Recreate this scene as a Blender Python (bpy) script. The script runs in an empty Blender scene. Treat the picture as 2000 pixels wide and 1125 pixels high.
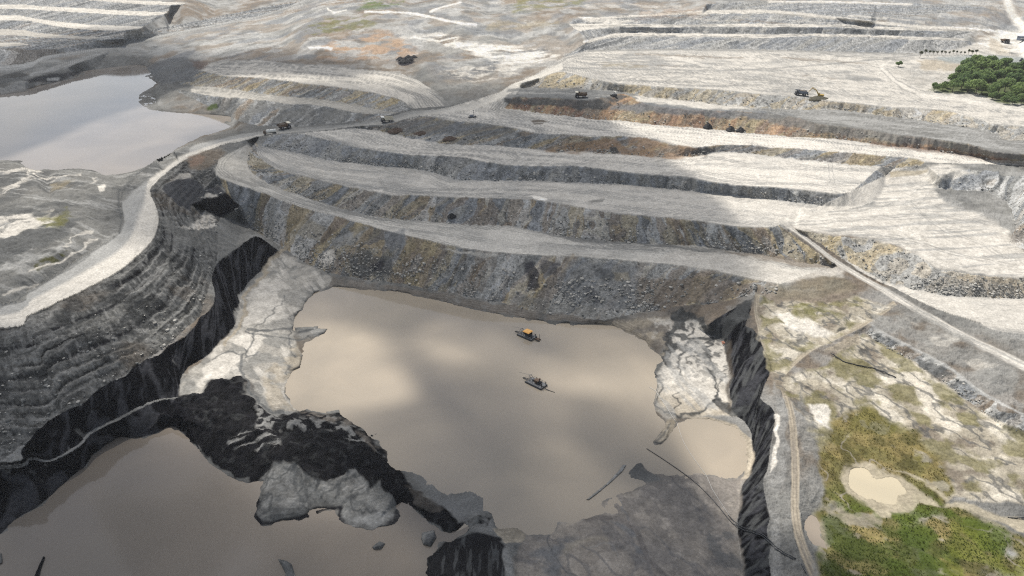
import bpy, bmesh, math, random
import numpy as np
from mathutils import Vector, Matrix
from mathutils.geometry import delaunay_2d_cdt

random.seed(7)
RNG = np.random.default_rng(11)
S = bpy.context.scene
COL = S.collection

# ------------------------------------------------------------------ survey camera (photo pixels 2000 x 1125 -> metres)
F = 1428.0
PITCH = math.radians(27.0)
HC = 190.0
CP, SP = math.cos(PITCH), math.sin(PITCH)

def unproj(px, py, z):
    a = (np.asarray(px, float) - 1000.0) / F
    b = (np.asarray(py, float) - 562.5) / F
    dy = CP - b * SP
    dz = -SP - b * CP
    t = (np.asarray(z, float) - HC) / dz
    return a * t, dy * t, np.asarray(z, float) + 0 * t

def proj(x, y, z):
    d = y * CP - (z - HC) * SP
    u = y * SP + (z - HC) * CP
    return 1000 + F * x / d, 562.5 - F * u / d

# ------------------------------------------------------------------ noise
_T = RNG.random(65536).astype(np.float32)

def vnoise(x, y, seed=0):
    xi = np.floor(x); yi = np.floor(y)
    fx = (x - xi).astype(np.float32); fy = (y - yi).astype(np.float32)
    fx = fx * fx * (3 - 2 * fx); fy = fy * fy * (3 - 2 * fy)
    xi = xi.astype(np.int64); yi = yi.astype(np.int64)
    def h(a, b):
        k = (a * 73856093) ^ (b * 19349663) ^ (seed * 83492791 + 12345)
        k = (k ^ (k >> 13)) * 1274126177
        return _T[(k ^ (k >> 16)) & 65535]
    a = h(xi, yi); b = h(xi + 1, yi); c = h(xi, yi + 1); d = h(xi + 1, yi + 1)
    return (a + (b - a) * fx) * (1 - fy) + (c + (d - c) * fx) * fy

def fbm(x, y, oct=4, seed=0, gain=0.5):
    s = 0.0; a = 1.0; n = 0.0
    ca, sa = 0.8, 0.6
    for o in range(oct):
        s = s + a * vnoise(x, y, seed + o * 17)
        n += a; a *= gain
        x, y = (x * ca - y * sa) * 2.03 + 5.1, (x * sa + y * ca) * 2.03 - 3.7
    return s / n

def fbma(x, y, oct=3, seed=0, gain=0.55):            # axis-aligned: keeps streaks straight
    s = 0.0; a = 1.0; n = 0.0
    for o in range(oct):
        s = s + a * vnoise(x, y, seed + o * 17)
        n += a; a *= gain
        x = x * 2.03 + 5.1; y = y * 2.03 - 3.7
    return s / n

def sstep(a, b, x):
    t = np.clip((x - a) / (b - a), 0, 1)
    return t * t * (3 - 2 * t)

# ------------------------------------------------------------------ break lines
def smooth(pts, step=10.0):
    """Catmull-Rom resampling of (x,y,z) control points"""
    P = np.array(pts, float)
    if len(P) < 3:
        n = max(2, int(np.hypot(*(P[1, :2] - P[0, :2])) / step) + 1)
        return np.linspace(P[0], P[1], n)
    out = []
    for i in range(len(P) - 1):
        p0 = P[max(i - 1, 0)]; p1 = P[i]; p2 = P[i + 1]; p3 = P[min(i + 2, len(P) - 1)]
        n = max(1, int(np.hypot(*(p2[:2] - p1[:2])) / step))
        for k in range(n):
            t = k / n
            q = 0.5 * ((2 * p1) + (-p0 + p2) * t + (2 * p0 - 5 * p1 + 4 * p2 - p3) * t * t + (-p0 + 3 * p1 - 3 * p2 + p3) * t ** 3)
            lo = np.minimum(p1, p2); hi = np.maximum(p1, p2)
            q[2] = min(max(q[2], lo[2]), hi[2])
            out.append(q)
    out.append(P[-1])
    return np.array(out)

LINES = {}
def L(name, pts, z=None, jit=0.8, ext=True, scal=None):
    P = []
    for p in pts:
        zz = p[2] if len(p) > 2 else (z(p[0]) if callable(z) else z)
        P.append((p[0], p[1], zz))
    if ext:
        if P[0][0] <= 1: P.insert(0, (-460, P[0][1] + (P[0][1] - P[1][1]) * 0.6, P[0][2]))
        if P[-1][0] >= 1999: P.append((2460, P[-1][1] + (P[-1][1] - P[-2][1]) * 0.6, P[-1][2]))
    A = smooth(P, 4 if scal else 10)
    if scal:                                      # rounded feet of tipped heaps
        d = np.r_[0, np.cumsum(np.hypot(*np.diff(A[:, :2], axis=0).T))]
        ph = np.cumsum(1 + .5 * np.sin(d / 37.) + .3 * np.sin(d / 11.)) * 4 / scal[1]
        A[:, 1] += scal[0] * (np.abs(np.sin(math.pi * ph)) - .6) * (.6 + .4 * np.sin(d / 61.))
    if jit:
        r = np.random.default_rng(abs(hash(len(LINES) * 31 + 5)) % 9999)
        A[1:-1, 1] += (r.random(len(A) - 2) - 0.5) * 2 * jit
        A[1:-1, 0] += (r.random(len(A) - 2) - 0.5) * 2 * jit
    LINES[name] = A
    return A

def ip(xs, ys):
    return lambda x: float(np.interp(x, xs, ys))

zT1 = ip([415, 470, 500, 560, 650, 800, 1000, 1500, 1650], [37, 34, 32, 27, 24.5, 23, 21.5, 21, 21.5])
zT2 = ip([500, 540, 600, 750, 1800], [38, 36, 33.5, 32.5, 32.5])
zT3 = ip([520, 640, 760, 1000, 1300, 1600, 1720, 1800], [38.8, 40.5, 40.5, 39.5, 39.5, 38.6, 37.2, 38.8])
zT4 = ip([700, 760, 860, 1000, 1200, 1400, 2000], [42.5, 45, 48, 48.5, 47.2, 43.3, 41])
zT5 = ip([990, 1140, 1225, 1300, 1400, 1700, 2000], [56, 57, 57.5, 55.5, 53.5, 48.6, 48.4])
zT6 = ip([1040, 1100, 1300, 1500, 1580, 1700, 2000], [61, 64, 62.5, 58, 55.3, 53.6, 53.4])
zT6u = ip([1040, 1100, 1300, 1800, 1900], [62, 66, 65, 62.5, 64.5])

# --- pit lake terraces (crest = edge of the flat above a face, toe = foot of a face)
L('crest1', [(412, 318), (418, 335), (432, 350), (470, 365), (500, 373), (560, 396), (600, 409), (650, 421), (700, 436), (750, 451), (800, 463), (850, 474), (900, 486), (950, 493), (1000, 497), (1050, 500), (1100, 501), (1150, 504), (1200, 508), (1250, 513), (1300, 517), (1350, 523), (1400, 531), (1440, 540), (1480, 549), (1520, 556)], zT1)
L('toe1', [(468, 430, 12), (500, 452, 9), (545, 478, 7), (590, 510, 5.5), (640, 532, 4), (690, 543, 3), (720, 548, 2.5), (780, 553, 2.5), (850, 568, 2.5), (900, 576, 2.5), (950, 586, 2.5), (1000, 598, 2.5), (1060, 612, 2.2), (1120, 622, 2), (1180, 625, 2.5), (1230, 615, 3.5), (1300, 602, 6.5), (1350, 597, 10), (1400, 592, 13), (1450, 582, 16), (1480, 576, 18), (1520, 575, 19)])
L('toe2', [(497, 276), (486, 300), (483, 318), (490, 335), (510, 350), (550, 370), (600, 386), (650, 402), (700, 416), (750, 425), (800, 430), (850, 433), (900, 438), (950, 440), (1000, 442), (1050, 452), (1100, 461), (1150, 468), (1200, 472), (1250, 475), (1300, 478), (1350, 479), (1400, 486), (1450, 493), (1500, 500), (1550, 511), (1600, 516), (1630, 518)], zT1, scal=(3.2, 26))
L('crest2', [(503, 283), (503, 303), (520, 320), (545, 333), (580, 343), (620, 352), (650, 360), (700, 370), (740, 378), (770, 383), (800, 382), (850, 385), (900, 387), (1000, 389), (1050, 393), (1100, 401), (1150, 410), (1200, 418), (1250, 423), (1300, 427), (1370, 434), (1425, 443), (1500, 446), (1520, 440)], zT2, scal=(1.6, 40))
L('toe3', [(510, 285), (540, 291), (580, 298), (620, 308), (660, 315), (700, 320), (750, 326), (790, 328), (820, 332), (850, 338), (890, 350), (930, 353), (1000, 353), (1040, 352), (1090, 355), (1150, 358), (1230, 361), (1280, 366), (1330, 372), (1400, 378), (1450, 384), (1500, 389), (1550, 395), (1600, 401), (1640, 404), (1678, 402), (1708, 393), (1722, 374), (1730, 356), (1731, 343)], zT2, scal=(2.8, 22))
L('crest3', [(525, 266), (580, 262), (620, 270), (660, 279), (700, 290), (760, 298), (800, 303), (850, 305), (900, 308), (935, 315), (1000, 324), (1060, 325), (1120, 325), (1160, 330), (1200, 335), (1260, 342), (1330, 346), (1380, 355), (1430, 362), (1500, 367), (1560, 372), (1610, 378), (1650, 379), (1676, 364), (1696, 346), (1712, 333)], zT3, scal=(1.2, 34))
L('toe4', [(700, 250), (760, 259), (790, 268), (830, 275), (880, 282), (930, 283), (960, 284), (1000, 288), (1030, 290), (1060, 294), (1090, 297), (1130, 295), (1180, 300), (1200, 300), (1250, 303), (1310, 308), (1330, 305), (1360, 305), (1400, 298), (1440, 298), (1500, 304), (1560, 311), (1600, 315), (1650, 320), (1700, 324), (1770, 328), (1795, 326)], zT3, scal=(3.0, 20))
L('crest4', [(758, 246), (790, 235), (830, 228), (880, 237), (920, 240), (960, 245), (1000, 251), (1050, 262), (1100, 263), (1150, 268), (1200, 267), (1260, 271), (1310, 283), (1350, 289), (1400, 284), (1450, 283), (1500, 288), (1560, 291), (1620, 296), (1680, 301), (1740, 306), (1790, 312), (1805, 318)], zT4)
L('toe5', [(985, 212), (1030, 217), (1060, 222), (1090, 225), (1140, 230), (1180, 235), (1220, 236), (1260, 242), (1300, 246), (1330, 248), (1370, 250), (1410, 255), (1440, 258), (1500, 263), (1560, 268), (1640, 272), (1680, 278), (1720, 284), (1770, 288), (1800, 292), (1850, 298), (1880, 302), (1920, 309), (2000, 323)], zT4, scal=(2.8, 22))
L('crest5', [(985, 190), (1050, 191), (1100, 193), (1140, 197), (1180, 191), (1210, 183), (1228, 187), (1260, 203), (1300, 210), (1340, 214), (1400, 217), (1460, 218), (1500, 222), (1560, 232), (1600, 243), (1675, 252), (1750, 264), (1825, 273), (1900, 285), (2000, 302)], zT5, scal=(1.2, 28))
L('toe6', [(1010, 170), (1050, 171), (1100, 173), (1140, 175), (1180, 177), (1225, 180), (1260, 189), (1300, 193), (1350, 198), (1400, 204), (1470, 210), (1550, 214), (1600, 214), (1640, 215), (1700, 223), (1780, 233), (1850, 243), (1900, 250), (1950, 262), (2000, 275)], zT5, scal=(2.0, 18))
L('crest6', [(1020, 162), (1060, 152), (1095, 141), (1140, 151), (1200, 163), (1250, 168), (1300, 172), (1400, 177), (1500, 187), (1575, 193), (1630, 200), (1680, 205), (1750, 212), (1790, 214), (1850, 218), (1880, 226), (1920, 236), (2000, 249)], zT6)
L('toe7', [(1100, 112), (1150, 99), (1200, 97), (1300, 96), (1400, 96), (1500, 97), (1600, 100), (1700, 103), (1790, 104), (1850, 98), (1885, 92), (1905, 84)], zT6u)
L('crest7', [(1145, 84), (1200, 74), (1250, 71), (1330, 72), (1400, 73), (1500, 74), (1600, 71), (1700, 74), (1800, 78), (1850, 79), (1890, 80)], ip([1145, 1780, 1890], [72, 72, 67.5]))
L('toe8', [(1150, 80), (1200, 66), (1300, 65), (1400, 66), (1500, 67), (1600, 66), (1700, 69), (1800, 72), (1880, 75)], ip([1150, 1780, 1880], [72.3, 72.3, 68.5]))
L('crest8', [(1130, 62), (1200, 53), (1300, 53), (1400, 52), (1500, 53), (1600, 53), (1700, 56), (1800, 60), (1900, 62)], ip([1130, 1760, 1900], [78.5, 78.5, 71.5]))
L('toe9', [(1110, 46), (1200, 46), (1300, 48), (1400, 47), (1500, 46), (1600, 47), (1700, 51), (1800, 55), (1910, 58)], ip([1110, 1760, 1910], [79, 79, 72.5]))
L('crest9', [(1120, 38), (1200, 36), (1300, 30), (1400, 27), (1500, 27), (1600, 36), (1700, 46), (1800, 53), (1900, 57)], ip([1120, 1400, 1500, 1700, 1900], [82, 85, 85, 81, 73]))
L('toe10', [(1380, 20), (1500, 21), (1600, 30), (1700, 42)], 85.5)
L('crest10', [(1380, 8), (1500, 3), (1650, 5), (1800, 9), (1930, 14)], ip([1380, 1650, 1930], [92, 91, 84]))

# --- main haul road
L('roadL', [(0, 596, 36), (57, 567, 36), (110, 538, 36), (175, 494, 36.2), (215, 470, 36.5), (235, 452, 36.8), (242, 431, 37), (236, 393, 37.2), (241, 372, 37.3), (275, 341, 37.5), (312, 311, 37.7), (350, 291, 38), (385, 281, 38), (440, 268, 38.3), (500, 258, 38.6), (560, 252, 39.5), (640, 246, 41), (700, 240, 42.5), (760, 228, 45.5), (800, 217, 47.5), (860, 213, 49.5), (930, 199, 52.5), (980, 178, 55), (1003, 163, 56.5), (1050, 145, 60), (1098, 122, 64.5)])
L('roadR', [(0, 642, 36), (50, 620, 36), (105, 595, 36), (175, 562, 36), (220, 538, 36), (250, 518, 36.2), (295, 476, 36.5), (309, 445, 36.8), (311, 423, 37), (301, 394, 37.2), (291, 376, 37.3), (305, 357, 37.4), (332, 333, 37.6), (362, 313, 37.8), (400, 296, 38), (437, 282, 38), (480, 274, 38.3), (520, 264, 38.8), (580, 259, 39.8), (640, 254, 41), (700, 247, 42.5), (757, 243, 45), (800, 231, 47), (860, 222, 48.8), (930, 212, 50.5), (985, 188, 55), (1020, 168, 57), (1060, 151, 60.5), (1100, 135, 64)])

# --- left highwall, coal seam and ledges
L('coaltop', [(0, 906, 15), (40, 882, 16), (60, 856, 17), (85, 830, 18), (120, 806, 18), (160, 790, 18), (185, 766, 18), (215, 746, 18), (240, 738, 18), (262, 718, 18), (285, 702, 18), (318, 690, 17.5), (330, 673, 17.5), (355, 662, 17), (380, 641, 17), (390, 619, 17), (412, 605, 17), (420, 576, 18), (414, 545, 19), (425, 515, 20), (468, 480, 19), (500, 462, 17), (528, 478, 11), (545, 492, 7)])
L('coaltoe', [(375, 776, 6), (355, 772, 6), (352, 745, 6.5), (370, 716, 6), (400, 700, 5.5), (430, 666, 5.5), (455, 641, 5.5), (465, 611, 5.5), (470, 581, 5.5), (490, 546, 5.5), (512, 530, 5.5), (541, 513, 6), (547, 500, 6.4)], ext=False)
L('ledge', [(0, 912, 9), (58, 894, 9), (98, 898, 8), (150, 872, 8), (172, 847, 8), (200, 831, 8), (240, 811, 8), (290, 787, 7.5), (330, 777, 7), (352, 777, 6)])
L('ledge2', [(0, 918, 9), (58, 899, 8.8), (98, 902, 7.8), (152, 876, 7.8), (176, 850, 7.8), (204, 834, 7.8), (244, 814, 7.8), (292, 790, 7.2), (332, 780, 6.7), (350, 782, 6)], jit=0.3)

# --- shores: every lake edge at its water level
def pts2(s):
    v = [float(q) for q in s.replace(',', ' ').split()]
    return [(v[i], v[i + 1]) for i in range(0, len(v), 2)]
SHORE_MAIN = pts2("""650 561 700 564 760 569 830 581 900 599 960 612 1000 619 1060 628 1120 634 1180 634 1210 641 1240 656 1270 676
 1286 690 1292 704 1281 711 1275 727 1283 740 1279 770 1278 800 1283 812 1296 820 1298 835 1290 850 1277 862 1281 866 1298 862 1312 846 1322 828
 1345 818 1390 821 1430 833 1452 852 1460 880 1458 905 1450 926 1425 933 1380 925 1340 932 1290 930 1262 918 1250 905 1228 925 1262 944 1242 954
 1205 966 1172 985 1182 1002 1150 1012 1110 1021 1090 1020 1075 1045 1030 1043 1000 1030 972 1033 962 1004 945 996 920 1000 900 1018 880 1010 855 985
 840 966 800 950 793 936 772 915 757 903 764 890 748 880 738 864 718 850 704 836 690 830 668 812 636 806 600 803 585 805 575 796 562 776 556 756 561 744
 572 728 580 712 589 700 590 680 600 668 620 656 636 644 628 645 612 650 600 654 612 645 619 640 600 642 574 643 573 630 578 617 590 604 603 583 616 574""")
SHORE_LOW = pts2("""-450 1230 0 1045 15 1030 40 1008 70 993 100 968 125 945 150 923 165 914 180 890 200 875 220 862 235 853 265 857 300 848 320 838
 345 834 360 848 385 872 397 893 415 905 435 920 460 938 480 942 513 940 509 960 502 985 497 1001 508 1027 535 1022 570 1015 599 1009 604 997
 640 993 656 994 660 1015 680 1025 715 1032 740 1031 765 1026 780 1010 777 998 772 988 784 979 800 985 820 1005 840 1020 860 1035 875 1042
 898 1034 907 1022 918 1030 905 1046 884 1056 860 1062 858 1072 846 1084 836 1090 832 1110 836 1125 845 1240 845 1300 -450 1300""")
SHORE_FAR = pts2("""-460 240 0 186 60 172 110 160 165 147 168 142 150 140 200 134 245 128 285 129 289 138 296 144 282 149 296 155 306 163 272 185 270 199 290 213
 330 219 380 222 425 225 452 229 438 240 452 247 425 258 390 268 345 292 300 318 255 336 212 342 185 335 150 330 110 332 60 331 35 318 0 312 -460 290""")
def loop(name, pts, z):
    P = [(p[0], p[1], z) for p in pts] + [(pts[0][0], pts[0][1], z)]
    LINES[name] = smooth(P, 9)
ZFAR = 30.0
loop('shore_main', SHORE_MAIN, 0.0)
loop('shore_low', SHORE_LOW, 0.0)
loop('shore_far', SHORE_FAR, ZFAR)
LINES['shore_swamp'] = smooth([(p[0], p[1], 8.6) for p in pts2("1660 920 1676 914 1690 917 1704 930 1722 936 1744 931 1758 944 1772 958 1770 968 1754 970 1750 986 1726 984 1700 975 1680 966 1664 952 1656 936 1660 920")], 8)
LINES['shore_puddle'] = smooth([(p[0], p[1], 8.6) for p in pts2("1585 1003 1597 1010 1598 1030 1605 1050 1615 1072 1600 1068 1580 1050 1570 1035 1573 1015 1585 1003")], 8)

# --- upper left spoil benches beside the far lake
L('p0crest', [(318, 166, 36), (345, 174, 38), (390, 184, 40), (430, 190, 42), (500, 195, 45), (560, 203, 47), (620, 206, 47), (680, 218, 47), (715, 223, 46.5), (748, 222, 46.5), (768, 223, 47)])
L('p1toe', [(330, 160, 36.5), (370, 167, 39.5), (430, 171, 42.5), (500, 181, 45.5), (550, 187, 47.5), (600, 191, 47.5), (650, 197, 47.5), (700, 206, 47.5), (740, 214, 47.5), (775, 220, 47.5), (795, 216, 47.8)], scal=(2, 16))
L('p1crest', [(372, 142, 42), (390, 138, 44.5), (430, 148, 49.5), (500, 153, 54.5), (550, 158, 56), (600, 165, 56), (650, 170, 55.5), (700, 178, 54), (740, 185, 53), (780, 196, 51.5), (803, 212, 49)])
L('p1back', [(415, 122, 46), (500, 117, 54.5), (560, 124, 58), (640, 128, 57.5), (700, 135, 57), (760, 140, 56), (800, 150, 55), (830, 165, 53.5), (860, 185, 51.5), (880, 207, 50)])
L('p0foot', [(470, 238, 38.5), (500, 245, 38.7), (560, 247, 39.6), (620, 244, 40.8), (680, 239, 42), (735, 231, 44)])

# --- far left benches
def band(i, up, lo, z):
    L('wu%d' % i, up, z + 0.4, jit=0.3); L('wl%d' % i, lo, z, jit=0.3)
band(1, [(0, -12), (120, -6), (200, -1), (260, 1), (360, 5)], [(0, -6), (150, -1), (240, 6), (320, 10), (362, 8)], 73)
band(2, [(0, 9), (80, 12), (180, 17), (260, 22), (325, 23)], [(0, 17), (80, 20), (150, 24), (220, 28), (290, 31), (328, 27)], 66)
band(3, [(0, 30), (50, 33), (90, 39), (150, 46), (200, 49), (280, 52)], [(0, 40), (60, 42), (100, 50), (160, 57), (230, 60), (275, 56)], 58.5)
band(4, [(0, 57), (70, 64), (140, 70), (190, 72), (230, 73)], [(0, 69), (70, 73), (140, 75), (190, 77), (240, 76)], 52)
band(5, [(0, 83), (50, 86), (130, 90)], [(0, 95), (50, 97), (100, 96), (128, 93)], 46.5)
L('ra_u', [(0, 128, 40.5), (90, 109, 41.3), (170, 97, 42), (250, 83, 43), (350, 61, 46.6), (450, 42, 52.5), (520, 27, 57.5), (605, -4, 68)], jit=0.3)
L('ra_l', [(0, 142, 40), (90, 117, 41), (175, 103, 41.7), (252, 89, 42.6), (352, 66, 46.2), (452, 46, 52), (522, 31, 57), (615, -2, 67.5)], jit=0.3)
L('rb_u', [(0, 153, 36.5), (60, 143, 38), (110, 128, 38.8), (185, 104, 41.6)], jit=0.3)
L('rb_l', [(0, 165, 36), (70, 150, 37.8), (130, 132, 38.4), (200, 106, 41.5)], jit=0.3)

# --- right hand side
def rd(name, c, w0, w1, dz=0.25):
    C = smooth(c, 14)
    T = np.gradient(C[:, :2], axis=0); T /= np.hypot(T[:, 0], T[:, 1])[:, None] + 1e-9
    w = np.linspace(w0, w1, len(C))
    # square to the road on the ground, not in the picture
    N = np.stack([-T[:, 1], T[:, 0]], 1)
    a = C.copy(); b = C.copy()
    a[:, :2] += N * w[:, None]; b[:, :2] -= N * w[:, None]
    LINES[name + '_a'] = a; LINES[name + '_b'] = b
rd('diag', [(1524, 432, 32.4), (1560, 457, 30), (1600, 487, 27), (1640, 517, 23.5), (1680, 541, 22), (1720, 563, 21.5), (1760, 587, 21.5), (1800, 612, 21.8), (1850, 640, 22.4), (1900, 666, 23), (1950, 690, 23.7), (2000, 715, 24.4), (2250, 840, 28)], 3.5, 15)
rd('tan', [(1748, 592, 21.3), (1720, 611, 19.8), (1690, 630, 18.8), (1650, 650, 17.4), (1600, 672, 16), (1570, 690, 15), (1550, 708, 14.2), (1527, 733, 13.5)], 6, 6)
rd('trk', [(1482, 556, 20), (1477, 600, 17), (1485, 640, 15.4), (1500, 690, 14.2), (1517, 728, 13.5), (1532, 765, 13), (1544, 805, 12.5), (1550, 850, 12), (1553, 900, 11.5), (1553, 950, 11), (1553, 1000, 10.5), (1561, 1050, 10.2), (1580, 1100, 10), (1610, 1160, 10), (1650, 1260, 10)], 5, 12)
L('rub_c', [(1560, 449, 32.2), (1600, 456, 32.2), (1660, 465, 32.2), (1705, 466, 32.3), (1750, 482, 32), (1795, 500, 31.8), (1825, 522, 31.5), (1870, 532, 31.5), (1920, 540, 31.5), (2000, 542, 31.8)])
L('rub_t', [(1652, 508, 24.5), (1680, 530, 23), (1720, 548, 22.8), (1765, 560, 23), (1800, 568, 23.5), (1850, 577, 24), (1900, 580, 24.2), (2000, 583, 24.5)], scal=(5, 30))
L('ter_c', [(1782, 583, 23), (1810, 596, 23.4), (1850, 612, 23.8), (1920, 632, 24.2), (2000, 655, 24.6)])
L('dump_c', [(1838, 346, 40.5), (1858, 334, 41), (1900, 331, 41.5), (1950, 336, 42), (2000, 345, 42)])
L('dump_t', [(1822, 356, 34.5), (1830, 366, 33.5), (1870, 372, 33), (1920, 375, 33), (1950, 385, 33), (1970, 400, 33), (1985, 440, 33), (1990, 470, 33), (2000, 485, 33)], scal=(4, 30))
L('dump_e', [(1985, 350, 42), (1998, 380, 42), (2010, 430, 42), (2030, 480, 42)], ext=False)
L('path2', [(1705, 640, 19), (1740, 660, 19), (1800, 690, 18.6), (1870, 731, 18.2), (1940, 780, 17.6), (2000, 812, 17.2)])
L('path2b', [(1690, 652, 16.2), (1735, 682, 15.2), (1790, 712, 14.4), (1830, 738, 14), (1880, 775, 13.6), (1940, 820, 13), (2000, 850, 12.8)])
L('rwall_c', [(1384, 634, 10), (1430, 604, 14.5), (1462, 592, 16), (1466, 612, 15.6), (1448, 634, 14), (1470, 642, 14), (1486, 668, 13.6), (1500, 700, 13.2), (1508, 722, 12.8), (1492, 745, 12), (1480, 772, 11), (1496, 788, 12), (1514, 806, 11.8), (1511, 832, 11.4), (1504, 880, 11), (1499, 915, 10.8), (1490, 945, 10.6), (1498, 985, 10.4), (1504, 1012, 10.2), (1496, 1040, 9.9), (1508, 1062, 9.6), (1500, 1092, 9.6), (1506, 1125, 9.6), (1515, 1250, 9.6)])
L('rwall_t', [(1384, 652, 4), (1408, 664, 3), (1416, 690, 2.5), (1421, 725, 2.2), (1425, 762, 2), (1428, 800, 1.6), (1446, 818, 1.2), (1464, 836, 0.9), (1469, 862, 0.8), (1468, 900, 0.8), (1460, 930, 0.8), (1446, 958, 0.8), (1442, 1000, 0.8), (1440, 1040, 0.8), (1446, 1072, 0.8), (1450, 1125, 0.8), (1455, 1250, 0.8)])

# --- spot heights
SPOTS = [
 (-460, 1300, -6), (2460, 1300, 9), (2460, -150, 100), (-460, -150, 95), (1000, -150, 102), (500, -150, 98), (1500, -150, 102),
 (300, -60, 88), (800, -60, 96), (1300, -60, 98), (1800, -60, 98),
 # left of haul road
 (0, 322, 37), (30, 325, 37), (60, 345, 38), (120, 345, 38), (180, 350, 37.5), (100, 400, 41), (40, 420, 43), (150, 440, 41), (200, 400, 38), (0, 470, 44), (60, 480, 44), (130, 470, 42), (100, 520, 39.5), (40, 555, 39), (0, 560, 39.5), (-150, 450, 46), (-150, 350, 42), (-150, 560, 40),
 (205, 356, 37), (258, 347, 36.5),
 # high wall middle benches
 (150, 640, 31), (250, 600, 31), (330, 540, 31), (60, 700, 30), (200, 680, 26), (300, 630, 24), (360, 560, 26), (370, 470, 31), (350, 420, 35), (390, 400, 33),
 # box cut
 (332, 372, 37), (352, 348, 37.4), (378, 346, 36.5), (400, 372, 31), (425, 362, 31), (445, 378, 30.5), (376, 402, 30), (436, 424, 21), (470, 402, 24), (405, 415, 24), (395, 300, 37.8), (440, 310, 34), (400, 335, 35), (430, 350, 36),
 (455, 440, 17), (420, 440, 28), (470, 458, 15), (520, 470, 10),
 # silt valley
 (560, 520, 4.5), (600, 560, 3), (540, 580, 4.5), (560, 620, 3), (500, 640, 4.6), (480, 700, 4.4), (540, 690, 2.6), (420, 720, 5), (400, 740, 5.2), (520, 760, 2.4), (500, 610, 5),
 # coal dyke between the lakes
 (395, 765, 6), (440, 745, 7.5), (480, 745, 6), (420, 800, 7), (400, 840, 4), (470, 830, 6), (500, 880, 4.5), (540, 860, 7), (610, 865, 8.5), (560, 905, 6), (620, 915, 6.5), (680, 880, 6.5), (720, 900, 6), (745, 940, 5.5), (770, 955, 4.5), (690, 920, 3.4), (720, 965, 4), (765, 975, 2.4), (820, 985, 2.2), (860, 1010, 1.8), (885, 1028, 1.2),
 (540, 960, 2), (600, 960, 2), (660, 960, 2), (700, 1000, 1.8), (530, 1005, 1.8), (580, 1000, 1.6), (740, 1015, 1.2), (640, 840, 1.8), (590, 830, 3), (540, 810, 3.2), (700, 860, 3), (720, 870, 2), (740, 895, 1.6), (530, 915, 3), (330, 800, 4), (300, 830, 2.5), (345, 815, 4), (935, 1015, 1.8), (950, 1020, 1.5),
 (880, 1064, 4.5), (920, 1052, 5), (970, 1064, 4.8), (985, 1095, 4.8), (880, 1120, 5), (985, 1140, 5), (850, 1125, 3), (1010, 1060, 1.0), (1010, 1110, 1.4), (900, 1250, 5), (1000, 1250, 3),
 # mud flat
 (1100, 1060, 0.22), (1200, 1040, 0.2), (1300, 1000, 0.2), (1400, 980, 0.3), (1300, 1090, 0.6), (1180, 1110, 0.6), (1400, 1080, 0.7), (1350, 960, 0.12), (1200, 1250, 0.8), (1380, 1250, 0.9), (1290, 970, .1), (1240, 990, .12),
 # silt pad on the right
 (1320, 630, 4.5), (1360, 640, 4), (1340, 700, 2), (1390, 720, 2), (1310, 760, 1), (1360, 780, 1.2), (1400, 800, 1.4), (1300, 800, 0.6), (1330, 812, 0.6), (1250, 640, 1.2), (1300, 660, 1.5), (1287, 855, 0.5),
 # right slopes and swamp
 (1560, 560, 20.5), (1620, 560, 21), (1660, 580, 20.5), (1540, 600, 18.5), (1600, 610, 19), (1660, 615, 19.5), (1700, 600, 20.5), (1560, 650, 16), (1540, 680, 15), (1520, 640, 16.5),
 (1620, 700, 14.6), (1700, 720, 13.8), (1600, 760, 12.6), (1700, 780, 12.2), (1800, 800, 12.4), (1640, 820, 10.6), (1740, 840, 10.4), (1850, 850, 11.6), (1950, 880, 12), (1700, 880, 9.4), (1620, 900, 9.8), (1800, 910, 9.6), (1900, 940, 10.2), (1980, 960, 10.6), (1840, 980, 8.9), (1920, 1010, 8.8), (2000, 1040, 8.8), (1620, 980, 9.2), (1640, 1060, 9), (1720, 1060, 9), (1800, 1060, 9), (1900, 1100, 9), (2000, 1120, 9), (1700, 1150, 9.2), (1900, 1200, 9.2), (2250, 950, 12), (2250, 1100, 9), (1590, 940, 10),
 (1640, 640, 18.8), (1800, 640, 20), (1900, 700, 20.5), (1980, 760, 20), 
 # far rough ground
 (450, 100, 51), (420, 70, 49), (550, 90, 57), (600, 108, 60), (700, 105, 61), (800, 110, 60), (900, 110, 61), (950, 150, 57), (900, 180, 53), (990, 120, 61), (1050, 110, 63), (850, 80, 66), (700, 70, 67), (1000, 75, 68), (1100, 80, 69), (600, 50, 72), (800, 45, 75), (950, 40, 77), (1080, 40, 79), (650, 20, 80), (900, 10, 87), (1200, 10, 89), (1050, 15, 86), (750, 5, 86), (350, 100, 41), (310, 125, 34), (400, 112, 46), (262, 108, 38), (200, 120, 35), (340, 142, 36), (330, 30, 58), (420, 20, 60), (500, 5, 66), (2000, 20, 79), (1960, 60, 69), (1990, 90, 64), (1930, 110, 62), (2000, 120, 61), (1940, 90, 64), (1980, 40, 73), (1960, 10, 84),
 (1830, 120, 61.5), (1880, 150, 59), (2000, 180, 56.5), (1980, 215, 54.5), (1960, 150, 59.5), (1760, 140, 60.5), (1500, 140, 62.5), (1650, 150, 60),
]

# ------------------------------------------------------------------ triangulate the survey and sample it
STEP = 1.3
gx = np.arange(-380, 2381, STEP); gy = np.arange(-132, 1236, STEP)
NX, NY = len(gx), len(gy)
PX, PY = np.meshgrid(gx, gy)
PX = PX.astype(np.float64); PY = PY.astype(np.float64)

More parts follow.
